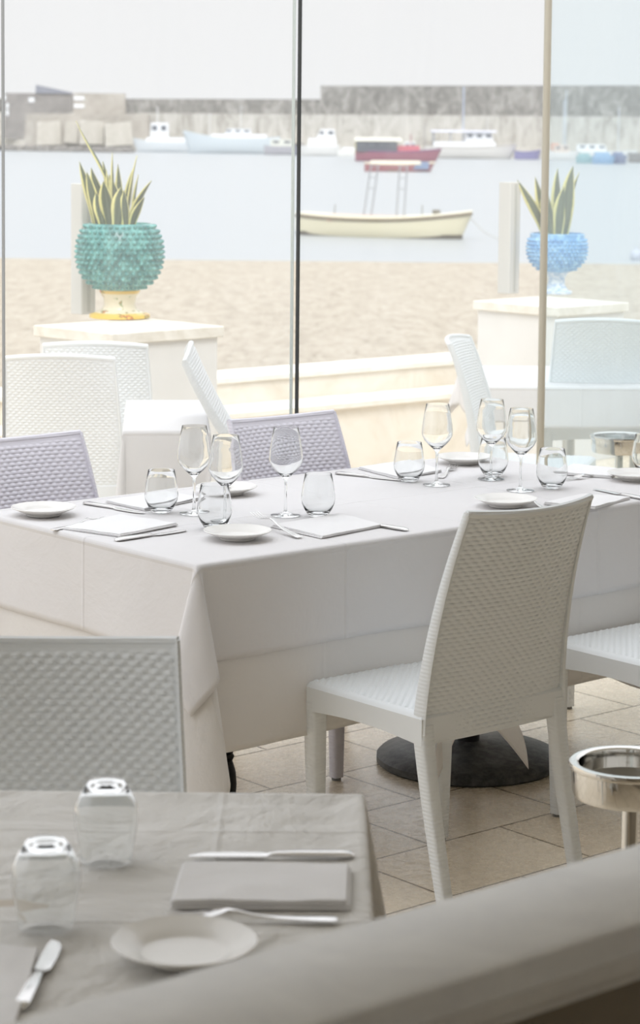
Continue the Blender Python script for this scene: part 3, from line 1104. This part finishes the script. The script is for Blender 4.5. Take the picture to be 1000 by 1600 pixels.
cloth('tablecloth', 'white top cloth on the right half of the long table', TW - .008, TH, .7505, (.225, .225, .225, .225), M['cloth'], P(TW + .014, 0), THETA, seam=('L',), seed=3.1, out=.0085, amp=.014, flare=.03, topf=crease1, group=GC, k=.28, kb=.22)

# foreground table
FT = at(565, 1244, .75)
FW = .86
fx0 = FT.x - FW - .007
dining_table((fx0, FT.y - .84, 0), 0, FW, .84, 'foreground table under a rumpled white cloth beside the ledge', kind='plain')
def rumple(a, b):
    h = 0
    for i, (f, w_, am) in enumerate(((34, 3, .0032), (58, 6, .0018), (20, 2, .003))):
        h += am * (noise.noise(Vector((a * w_, b * f * .5 + 1.2 * noise.noise(Vector((a * 2.2, b * 3, i))), i * 7.1))))
    return h - .0035
cloth('tablecloth', 'rumpled white cloth on the foreground table with two upturned tumblers', FW, .84, .7515, (.3, .42, .3, .3), M['cloth_near'], (fx0, FT.y - .84, 0), 0, seed=5, amp=.012, topf=rumple, step=.009, k=.2, kb=.1, flare=.09)

# terrace tables
ZT = .66
q1 = at(192, 672, .75)
dining_table((q1.x + .01, q1.y + .008, 0), radians(4), .25, .78, 'terrace table beyond the glass, next to the tipped chair', z=.748, kind='plain')
cloth('tablecloth', 'bright white cloth on the terrace table left of the lilac chair', .25, .78, .75, (.25, .07, .25, .2), M['cloth'], (q1.x + .01, q1.y + .008, 0), radians(4), seed=2, amp=.004, flare=.005, k=.12, kb=.05)
ZT = .63
q2 = at(752, 603, ZT)
dining_table((q2.x, q2.y + .008, 0), radians(2), .85, .80, 'terrace table in front of the right pedestal', z=ZT - .002, kind='plain')
cloth('tablecloth', 'bright white cloth on the terrace table in front of the right pedestal', .85, .80, ZT, (.18, .18, .178, .18), M['cloth'], (q2.x, q2.y + .008, 0), radians(2), seed=7, amp=.01)


# ------------------------------------------------------------------ tableware
def wine_glass_mesh():
    th = .0011
    outer = [(.0005, 0), (.034, 0), (.0365, .0012), (.034, .0026), (.018, .0045), (.006, .008), (.0038, .014), (.0034, .03), (.0034, .075), (.0042, .088), (.010, .096), (.022, .107), (.034, .120), (.0405, .133), (.0415, .142), (.0400, .160), (.0355, .190), (.0305, .2165)]
    inner = [(.0298, .2165), (.0345, .190), (.0388, .160), (.0402, .142), (.0392, .134), (.0328, .1215), (.0205, .1088), (.008, .0990), (.0005, .0975)]
    return MB().lathe(outer + [(.0304, .2172), (.0300, .2172)] + inner, 48)


def tumbler_mesh():
    outer = [(.0005, .001), (.018, .0), (.0225, .001), (.0265, .006), (.0340, .018), (.0400, .032), (.0418, .043), (.0412, .055), (.0370, .082), (.0330, .1045)]
    inner = [(.0320, .1045), (.0358, .082), (.0398, .055), (.0404, .043), (.0386, .033), (.0325, .0205), (.0245, .0115), (.015, .0085), (.0005, .0080)]
    return MB().lathe(outer + [(.0328, .1052), (.0322, .1052)] + inner, 48)


ZC = .7506
def on_table(px, py):
    p = at(px, py, .75)
    return (p.x, p.y, ZC)


wg = wine_glass_mesh().build('wine_glass', M['glass'], loc=on_table(303, 803))
tag(wg, 'leftmost wine glass on the long table, in front of the terrace cloth', 'wine glass', 'wine glasses on the long table')
for (px, py, lb) in [(352, 822, 'wine glass standing nearest the front plate, right of the left pair'),
                     (446, 806, 'wine glass standing alone in front of the lilac chair back'),
                     (682, 758, 'wine glass leftmost of three on the right half of the long table'),
                     (767, 749, 'middle wine glass of three on the right half of the long table'),
                     (813, 767, 'rightmost wine glass of three, just left of the metal post')]:
    g = wg.copy(); COL.objects.link(g); g.location = on_table(px, py); g['label'] = lb
tb = tumbler_mesh().build('tumbler', M['glass'], loc=on_table(252, 801))
tag(tb, 'stemless tumbler leftmost on the long table', 'tumbler', 'stemless tumblers on the long table')
for (px, py, lb) in [(335, 826, 'stemless tumbler directly behind the front plate'),
                     (497, 807, 'stemless tumbler right of the lone wine glass, near the table front'),
                     (639, 752, 'stemless tumbler left of the three wine glasses'),
                     (770, 744, 'stemless tumbler behind the middle wine glass of three'),
                     (862, 763, 'stemless tumbler just right of the metal post'),
                     (1010, 738, 'stemless tumbler cut by the right frame edge')]:
    g = tb.copy(); COL.objects.link(g); g.location = on_table(px, py); g['label'] = lb
for (px, py, lb) in [(166, 1345, 'upturned tumbler on the foreground table, the farther one'), (72, 1447, 'upturned tumbler on the foreground table, the nearer one at the left')]:
    g = tb.copy(); COL.objects.link(g)
    p = at(px, py, .75)
    g.location = (p.x, p.y, .7515 + .1052)
    g.rotation_euler = (pi, 0, 0)
    g['label'] = lb; g['group'] = 'upturned tumblers on the foreground table'

plate_prof = [(.0005, .003), (.036, .003), (.038, .0), (.041, .0), (.043, .004), (.058, .0105), (.077, .0185), (.0792, .0205), (.0780, .0215), (.062, .0150), (.051, .0112), (.048, .0086), (.044, .0074), (.03, .0068), (.0005, .0066)]
pl = MB().lathe(plate_prof, 72).build('bread_plate', M['porcelain'], loc=on_table(371, 842))
tag(pl, 'white bread plate with a fork at the near edge of the long table', 'plate', 'white bread plates')
for (px, py, lb) in [(68, 805, 'white bread plate at the far left corner of the long table'),
                     (354, 772, 'white bread plate behind the left pair of wine glasses'),
                     (725, 724, 'white bread plate between the left two wine glasses of the right trio'),
                     (790, 791, 'white bread plate partly hidden by the near chair back'),
                     (994, 750, 'white bread plate cut by the right frame edge on the long table')]:
    g = pl.copy(); COL.objects.link(g); g.location = on_table(px, py); g['label'] = lb
g = pl.copy(); COL.objects.link(g)
p = at(288, 1499, .75); g.location = (p.x, p.y, .7506); g.scale = (1.07, 1.07, 1.07)
g['label'] = 'white bread plate on the foreground table, partly hidden by the ledge'


def flat_loft(st, bend):
    """st: list of (x, y_low, y_high, thickness); bend(x) -> z"""
    rings = []
    for x, a, b, t in st:
        z = bend(x)
        c = (b - a) * .22
        rings.append([(x, a, z + t * .3), (x, a + c, z), (x, b - c, z), (x, b, z + t * .3), (x, b, z + t * .7), (x, b - c, z + t), (x, a + c, z + t), (x, a, z + t * .7)])
    return rings


def knife_mesh():
    h = [(-.108, -.004, .004, .003), (-.104, -.0085, .0085, .006), (-.095, -.0098, .0098, .0075), (-.04, -.008, .008, .0075), (-.008, -.0055, .0055, .0065), (0, -.0045, .0045, .005),
         (.006, -.006, .008, .0026), (.014, -.011, .0085, .0022), (.05, -.0115, .0085, .002), (.085, -.0095, .0085, .0018), (.100, -.005, .0083, .0015), (.108, .004, .0075, .001)]
    return h


def fork_parts():
    bend = lambda x: .0006 + .010 * max(0, 1 - abs((x - .03) / .045)) ** 1.3 if x < .075 else .0006 + .006 * ((x - .075) / .035) ** 2
    mb = MB()
    st = [(-.100, -.006, .006, .002), (-.096, -.0095, .0095, .0028), (-.08, -.0098, .0098, .003), (-.03, -.006, .006, .003), (0, -.0035, .0035, .0032), (.02, -.003, .003, .003), (.032, -.0045, .0045, .0024), (.042, -.010, .010, .002), (.052, -.0125, .0125, .0018), (.060, -.0128, .0128, .0018)]
    mb.loft(flat_loft(st, bend))
    for k_ in range(4):
        y = -.0112 + k_ * .00747
        mb.loft(flat_loft([(.0585, y - .0018, y + .0018, .0017), (.085, y - .0016, y + .0016, .0016), (.104, y - .0012, y + .0012, .0013), (.109, y - .0006, y + .0006, .001)], bend))
    return mb


kn = thing('table_knife', 'steel table knife along the near edge of the napkin at the left end setting', 'knife', group='steel knives')
st = knife_mesh()
MB().loft(flat_loft(st[:6], lambda x: .0002)).build('handle', M['cutlery'], kn)
MB().loft(flat_loft(st[5:], lambda x: .0012)).build('blade', M['cutlery'], kn)
fk = fork_parts().build('table_fork', M['cutlery'])
tag(fk, 'steel fork resting against the front plate, handle towards the table edge', 'fork', 'steel forks')


def lay(o, px0, px1, z=ZC):
    """lay a piece with its handle end at pixel px0, pointing towards px1"""
    a = at(px0[0], px0[1], .75); b = at(px1[0], px1[1], .75)
    d = (b - a).normalized()
    c = a + d * .104
    o.location = (c.x, c.y, z)
    o.rotation_euler = (0, 0, atan2(d.y, d.x))


lay(kn, (182, 846), (284, 831))
for (a, b, z_, lb) in [((635, 830), (536, 815), ZC, 'steel table knife at the front edge of the long table, right of the front napkin'),
                       ((133, 788), (215, 802), ZC, 'steel table knife in front of the left terrace side napkin'),
                       ((526, 741), (618, 751), ZC, 'steel table knife left of the napkin at the lilac chair setting'),
                       ((1012, 783), (960, 772), ZC, 'steel table knife by the right frame edge at the table front')]:
    n_ = dup(kn, (0, 0, 0), 0, lb, 'steel knives'); lay(n_, a, b, z_)
n_ = dup(kn, (0, 0, 0), 0, 'steel table knife lying above the napkin on the foreground table', 'steel knives'); lay(n_, (548, 1341), (250, 1339), .7518)
lay(fk, (470, 842), (388, 818), ZC + .0125)
fk.rotation_euler.y = -.12
for (a, b, z_, tilt, lb) in [((80, 830), (150, 815), ZC, 0, 'steel fork left of the napkin at the left end setting'),
                       ((385, 757), (340, 775), ZC, 0, 'steel fork beside the plate behind the left pair of wine glasses'),
                       ((688, 748), (712, 728), ZC, 0, 'steel fork beside the plate at the lilac chair setting'),
                       ((860, 800), (800, 772), ZC, 0, 'steel fork beside the plate hidden by the near chair'),
                       ((968, 741), (905, 748), ZC, 0, 'steel fork in front of the napkin at the right end setting')]:
    g = fk.copy(); COL.objects.link(g); lay(g, a, b, z_); g.rotation_euler.y = 0; g['label'] = lb
g = fk.copy(); COL.objects.link(g); lay(g, (532, 1441), (250, 1436), .7522); g.rotation_euler.y = 0; g['label'] = 'steel fork lying below the napkin on the foreground table'

# butter knife with handle towards the viewer, lower left
a = at(27, 1578, .75); b = at(96, 1462, .75)
n_ = dup(kn, (0, 0, 0), 0, 'steel table knife pointing away at the lower left of the foreground table', 'steel knives')
lay(n_, (30, 1580), (96, 1462), .7518)


def napkin(name, label, quad, z, group='folded white napkins', layers=3, th=.0075):
    """quad: four pixels of the folded napkin's corners, in order round it"""
    pts = [at(x, y, .75) for x, y in quad]
    c = sum(pts, Vector()) / 4
    ux = (pts[1] - pts[0]); rz = atan2(ux.y, ux.x)
    Ri = Matrix.Rotation(-rz, 3, 'Z')
    loc = [Ri @ (p_ - c) for p_ in pts]
    mb = MB()
    sd = random.random() * 50
    for L_ in range(layers):
        z0 = th * L_ / layers; z1 = z0 + th / layers * .97
        off = Vector((random.uniform(-.002, .002), random.uniform(-.003, .003), 0))
        shr = 1 - .012 * L_
        N = 18
        rings = []
        def pt(a_, b_):
            p_ = (loc[0].lerp(loc[1], a_)).lerp(loc[3].lerp(loc[2], a_), b_) * shr + off
            return p_
        def top(a_, b_, up=True):
            p_ = pt(a_, b_)
            nz_ = .0016 * noise.noise(Vector((p_.x * 22 + sd, p_.y * 22, 0)))
            return (p_.x, p_.y, (z1 if up else z0) + (nz_ if (up or L_) else 0) * (L_ + 1) / layers)
        mb.grid(lambda a_, b_: top(a_, b_), N, N)
        mb.grid(lambda a_, b_: top(a_, b_, False), N, N)
        for (f0) in (lambda t_: (t_, 0), lambda t_: (t_, 1), lambda t_: (0, t_), lambda t_: (1, t_)):
            def side(a_, b_, f0=f0):
                x_, y_ = f0(a_)
                p0, p1_ = Vector(top(x_, y_, False)), Vector(top(x_, y_, True))
                q_ = p0.lerp(p1_, b_)
                r_ = Vector((q_.x, q_.y, 0)).normalized() * .0016 * sin(pi * b_)
                return tuple(q_ + r_)
            mb.grid(side, N, 4)
    mb.uv = [(v_[0], v_[1]) for v_ in mb.v]
    o = mb.build(name, M['napkin'], loc=(c.x, c.y, z), rz=rz, angle=60)
    return tag(o, label, 'napkin', group)


napkin('napkin', 'folded napkin at the left end setting, knife along its near edge', [(100, 828), (188, 808), (278, 822), (188, 840)][0:4], ZC)
napkin('napkin', 'folded napkin at the window side, behind the leftmost tumbler', [(165, 786), (258, 771), (315, 781), (226, 799)], ZC)
napkin('napkin', 'folded napkin right of the front plate near the table edge', [(425, 824), (530, 806), (598, 824), (504, 842)], ZC)
napkin('napkin', 'folded napkin in front of the tumbler at the lilac chair setting', [(560, 733), (640, 722), (690, 738), (622, 749)], ZC)
napkin('napkin', 'folded napkin at the right end setting beside the hazy glass', [(866, 741), (895, 728), (978, 737), (956, 748)], ZC)
napkin('napkin', 'folded napkin at the front edge right of the near chair back', [(850, 789), (915, 775), (985, 781), (930, 796)], ZC)
napkin('napkin', 'folded napkin on the foreground table between knife and fork', [(266, 1422), (545, 1424), (547, 1362), (285, 1360)], .7520, layers=4, th=.012)
napkin('napkin', 'folded napkin at the lower left corner of the foreground table', [(-120, 1620), (20, 1620), (60, 1490), (-60, 1480)], .7515, layers=3)


# ------------------------------------------------------------------ ashtray stands
def ashtray(loc, label, zt=.62, s_=1.0):
    t_ = thing('standing_ashtray', label, 'ashtray', loc, 0, 'steel standing ashtrays')
    R = .107 * s_
    MB().lathe([(R * .80, zt - .062), (R * .90, zt - .060), (R * .93, zt - .052), (R * .95, zt - .012), (R * .985, zt - .010), (R, zt - .005), (R * .99, zt), (R * .90, zt + .001), (R * .84, zt - .003), (R * .83, zt - .012), (R * .82, zt - .034), (.0005, zt - .036)], 72).build('bowl', M['chrome'], t_)
    MB().lathe([(.0145, .02), (.0145, zt - .063)], 28).build('pole', M['chrome'], t_)
    MB().lathe([(.02, .0), (.13, 0), (.134, .004), (.13, .012), (.03, .02), (.0145, .03)], 48).build('base', M['brushed'], t_)
    MB().lathe([(.0145, zt - .075), (R * .8, zt - .061), (.0145, zt - .061)], 40).build('bowl_underside', M['chrome'], t_)
    return t_


p = at(986, 1190, .62)
ashtray((p.x, p.y, 0), 'polished steel standing ashtray at the right frame edge in front of the woven chair')
p = at(968, 680, .60)
ashtray((p.x, p.y, 0), 'steel standing ashtray outside beyond the hazy glass, in front of the terrace chair', .60)  # solid stand built for the bowl shape that shows in the pane


# ------------------------------------------------------------------ pedestals, posts and potted plants
def pedestal(corner_px, z, wu, wv, label):
    p_ = at(corner_px[0], corner_px[1], z)
    t_ = thing('plaster_pedestal', label, 'pedestal', (p_.x, p_.y, 0), THETA_P, 'pedestals on the terrace')
    MB().box(.02, wu - .02, .02, wv - .02, 0, z - .045, .004).build('block', M['ped'], t_, smooth=False)
    MB().box(0, wu, 0, wv, z - .045, z, .006).build('cap', M['ped_cap'], t_, smooth=False)
    return t_, p_


THETA_P = radians(44)
UPv, VPv = Vector((cos(THETA_P), sin(THETA_P), 0)), Vector((-sin(THETA_P), cos(THETA_P), 0))
ZP1, ZP2 = .86, .80
ped1, pc1 = pedestal((175, 522), ZP1, .60, .52, 'white plaster pedestal with travertine cap under the green pot')
ped2, pc2 = pedestal((873, 481), ZP2, .56, .58, 'white plaster pedestal with travertine cap under the blue pot')


def post(px0, px1, ytop, base, z0, label):
    Y = base.y
    sc = F_PX / (Y * 1.0)
    wd = (px1 - px0) / sc / 1.35
    pxm = (px0 + px1) / 2
    hz = HORIZON + (pxm - 500) * .0096
    h_ = CAM_H + (hz - ytop) / sc - z0
    t_ = thing('square_post', label, 'post', (base.x, base.y, z0), THETA_P, 'square posts on the pedestals')
    MB().box(-wd / 2, wd / 2, -wd / 2, wd / 2, 0, h_, .004).build('shaft', M['post'], t_, smooth=False)
    mb_ = MB()
    mb_.box(-wd * .08, wd * .08, -wd / 2 - .004, -wd / 2 + .002, 0.01, h_ - .01)
    mb_.build('groove_strip', plain('grey_strip', (170, 170, 162), .6), t_, smooth=False)
    return t_


pb = at(130, 490, ZP1); post(110, 148, 286, pb, ZP1, 'cream square post behind the green pot')
pb = at(794, 458, ZP2); post(778, 811, 284, pb, ZP2, 'cream square post left of the blue pot')


def glaze(name, a, b, c):
    m_ = Mat(name, b, .22)
    nz_ = m_.noise(m_.coord(), 26, 4, .6)
    m_.color(m_.ramp(nz_, [(.35, a), (.5, b), (.66, c)]))
    return m_.m


M['teal'] = glaze('teal_majolica_glaze', (54, 114, 110), (82, 146, 141), (120, 182, 175))
M['blue'] = glaze('blue_majolica_glaze', (92, 146, 196), (118, 172, 214), (160, 202, 230))
m = Mat('painted_majolica_foot', (236, 228, 206), .25)
v_ = m.coord('Object')
sx = m.n('ShaderNodeSeparateXYZ'); m.l(v_, sx.inputs[0])
flow = m.ramp(m.noise(v_, 22, 3, .6), [(.0, (240, 234, 218)), (.58, (240, 234, 218)), (.62, (120, 150, 90)), (.67, (226, 120, 60)), (.72, (240, 234, 218))])
band = m.ramp(m.math('MULTIPLY', sx.outputs['Z'], 5.0), [(0, (240, 208, 84)), (.12, (240, 208, 84)), (.14, (240, 234, 218)), (.52, (240, 234, 218)), (.56, (236, 200, 90)), (.64, (236, 200, 90))])
mx = m.n('ShaderNodeMix', data_type='RGBA', blend_type='MULTIPLY'); mx.inputs[0].default_value = 1
m.l(flow, mx.inputs[6]); m.l(band, mx.inputs[7]); m.color(mx.outputs[2])
M['foot_yellow'] = m.m
m = Mat('blue_white_majolica_foot', (206, 218, 232), .25)
nz = m.noise(m.coord(), 30, 3, .6)
m.color(m.ramp(nz, [(.4, (222, 228, 236)), (.5, (150, 180, 216)), (.56, (226, 232, 238))]))
M['foot_blue'] = m.m

m = Mat('variegated_leaf', (90, 110, 70), .45)
c = m.n('ShaderNodeTexCoord'); s_ = m.n('ShaderNodeSeparateXYZ'); m.l(c.outputs['UV'], s_.inputs[0])
d_ = m.math('ABSOLUTE', m.math('SUBTRACT', s_.outputs['X'], .5))
nz = m.noise(m.coord('UV', scale=(1, 9, 1)), 3, 4, .6)
dd = m.math('ADD', d_, m.math('MULTIPLY', m.math('SUBTRACT', nz, .5), .16))
m.color(m.ramp(dd, [(.0, (92, 102, 78)), (.14, (66, 78, 56)), (.29, (80, 92, 64)), (.36, (206, 200, 130)), (.5, (222, 214, 148))]))
M['leaf'] = m.m


def snake_plant(loc, label, R, hb, footprof, bodyprof, mat, footmat, leaves, rows, ncol, group, seed):
    random.seed(seed)
    t_ = thing('potted_snake_plant', label, 'potted plant', loc, random.random(), group)
    pot = MB().lathe(bodyprof, 64).build('pot', mat, t_)
    MB().lathe(footprof, 56).build('pot_foot', footmat, pot)
    # pine-cone studs on the body
    mb_ = MB()
    def rad(z):
        for (r0, z0), (r1, z1) in zip(bodyprof, bodyprof[1:]):
            if z0 <= z <= z1 and z1 > z0:
                return r0 + (r1 - r0) * (z - z0) / (z1 - z0), (r1 - r0) / (z1 - z0)
        return bodyprof[-1][0], 0
    zlo, zhi = hb
    for j in range(rows):
        z = zlo + (zhi - zlo) * (j + .5) / rows
        rr, sl = rad(z)
        rs = min(pi * rr / ncol, (zhi - zlo) / rows * .62) * .78
        for i in range(ncol):
            a = 2 * pi * (i + .5 * (j % 2)) / ncol
            nrm = Vector((cos(a), sin(a), -sl)).normalized()
            c_ = Vector((rr * cos(a), rr * sin(a), z))
            tx = Vector((-sin(a), cos(a), 0)); tz = nrm.cross(tx)
            vs = []
            for (ro, ho) in ((1.0, -.1), (.82, .55), (.42, .95)):
                for q_ in range(7):
                    b_ = 2 * pi * q_ / 7
                    vs.append(tuple(c_ + (tx * cos(b_) + tz * sin(b_)) * rs * ro + nrm * rs * ho * 1.25))
            vs.append(tuple(c_ + nrm * rs * 1.4))
            fs = []
            for q_ in range(7):
                n_ = (q_ + 1) % 7
                fs += [(q_, n_, 7 + n_, 7 + q_), (7 + q_, 7 + n_, 14 + n_, 14 + q_), (14 + q_, 14 + n_, 21)]
            mb_.add(vs, fs)
    mb_.build('stud_pattern', mat, pot, angle=80)
    zs = zhi - .01
    MB().lathe([(.0005, zs - .02), (bodyprof[-1][0] * .9, zs - .02), (bodyprof[-1][0] * .9, zs - .012), (.0005, zs - .002)], 40).build('soil', M['dirt'], t_)
    mbl = MB(); uvs = []
    for (dx, dy, lean_x, lean_y, L_, wd, tw, curl) in leaves:
        N = 14
        base = Vector((dx, dy, zs - .02))
        vs = []
        for i in range(N + 1):
            t = i / N
            cx = base.x + lean_x * t ** 1.5 + curl * sin(t * pi * 1.4) * .5
            cy = base.y + lean_y * t ** 1.5
            cz = base.z + L_ * t - .10 * (lean_x ** 2 + lean_y ** 2) * t * t
            w2 = wd * (0.55 + .9 * t - .05) * (1 if t < .45 else max(0.02, 1 - ((t - .45) / .55) ** 1.7) * 1.0) * .76
            ang = tw + .5 * t
            ax = Vector((cos(ang), sin(ang), 0)); nn = Vector((-sin(ang), cos(ang), 0))
            for q_ in range(9):
                u_ = q_ / 8
                s2 = (u_ - .5) * 2
                p_ = Vector((cx, cy, cz)) + ax * s2 * w2 + nn * (s2 * s2 * w2 * .45)
                vs.append(tuple(p_)); uvs.append((u_, t * L_))
        fs = [(i * 9 + q_, i * 9 + q_ + 1, (i + 1) * 9 + q_ + 1, (i + 1) * 9 + q_) for i in range(N) for q_ in range(8)]
        mbl.add(vs, fs)
    mbl.uv = uvs
    lf = mbl.build('leaves', M['leaf'], t_, angle=180)
    sf = lf.modifiers.new('thickness', 'SOLIDIFY'); sf.thickness = .003
    t_.rotation_euler = (0, 0, 0)
    return t_


pc = at(187, 497, ZP1)
sc1_ = F_PX / pc.y
print('pot scale', sc1_, pc, at(869, 460, ZP2))
# leaves as (x, y, lean x, lean y, height, width, twist, curl)
k1 = 1 / sc1_
def L1(x0, xt, h, wd, y=0, tw=0, curl=0, c=186):
    return ((x0 - c) * k1, y, (xt - x0) * k1, random.uniform(-.03, .03), h * k1, wd * k1, tw, curl)
random.seed(12)
lv = [L1(148, 122, 108, 11, .02, .2), L1(152, 135, 92, 12, -.03, -.3), L1(158, 143, 98, 15, .04, .3, .02), L1(168, 128, 174 - 35, 6, .06, .8, 0), L1(172, 163, 78, 17, -.05, 0), L1(170, 166, 95, 12, .05, 1.2, .01),
      L1(178, 175, 122, 9, .0, 1.0), L1(183, 192, 70, 18, -.07, .1, .01), L1(190, 168, 88, 14, .03, .2), L1(192, 206, 100, 10, .05, .4), L1(196, 212, 118, 8, 0, 1.2), L1(198, 194, 64, 12, -.06, .3),
      L1(200, 236, 80, 10, -.02, .5), L1(205, 214, 88, 9, .05, 1.0), L1(176, 157, 108, 8, .07, .4), L1(163, 150, 60, 14, -.06, .2), L1(205, 226, 54, 10, -.05, .2), L1(186, 180, 104, 10, .08, .3)]
lv[3] = ((170 - 186) * k1, .05, -.12, .0, .47, .022, .9, .06)
snake_plant((pc.x, pc.y, ZP1), 'snake plant in a studded teal pot with yellow foot, on the left pedestal', .19, (.125, .405),
            [(.115, 0), (.13, .004), (.13, .018), (.105, .026), (.075, .040), (.066, .06), (.070, .09), (.085, .112), (.088, .122), (.07, .126)],
            [(.07, .115), (.105, .130), (.145, .165), (.172, .215), (.182, .270), (.178, .325), (.160, .375), (.140, .405), (.132, .408), (.128, .40)],
            M['teal'], M['foot_yellow'], lv, 13, 36, 'potted snake plants on the pedestals', 3)
pc = at(869, 459, ZP2)
sc2_ = F_PX / pc.y
k2 = 1 / sc2_
def L2(x0, xt, h, wd, y=0, tw=0, curl=0, c=864):
    return ((x0 - c) * k2, y, (xt - x0) * k2, random.uniform(-.02, .02), h * k2, wd * k2, tw, curl)
lv2 = [L2(848, 800, 100, 14, 0, .1), L2(851, 829, 104, 13, .04, .2), L2(858, 842, 92, 12, -.03, .3), L2(866, 864, 118, 15, .03, .3), L2(872, 888, 122, 19, -.02, .1, .015), L2(876, 898, 112, 12, .05, .6), L2(864, 872, 90, 15, -.05, 0),
       L2(855, 836, 70, 12, -.05, .4), L2(870, 866, 108, 12, .06, .8)]
snake_plant((pc.x, pc.y, ZP2), 'snake plant in a studded blue pot on the right pedestal behind the metal post', .155, (.125, .30),
            [(.078, 0), (.085, .004), (.085, .014), (.062, .022), (.046, .05), (.044, .08), (.055, .10), (.058, .11), (.07, .122), (.06, .13)],
            [(.06, .115), (.100, .130), (.135, .165), (.153, .205), (.157, .245), (.153, .280), (.147, .300), (.147, .322), (.140, .326), (.136, .30)],
            M['blue'], M['foot_blue'], lv2, 9, 38, 'potted snake plants on the pedestals', 5)
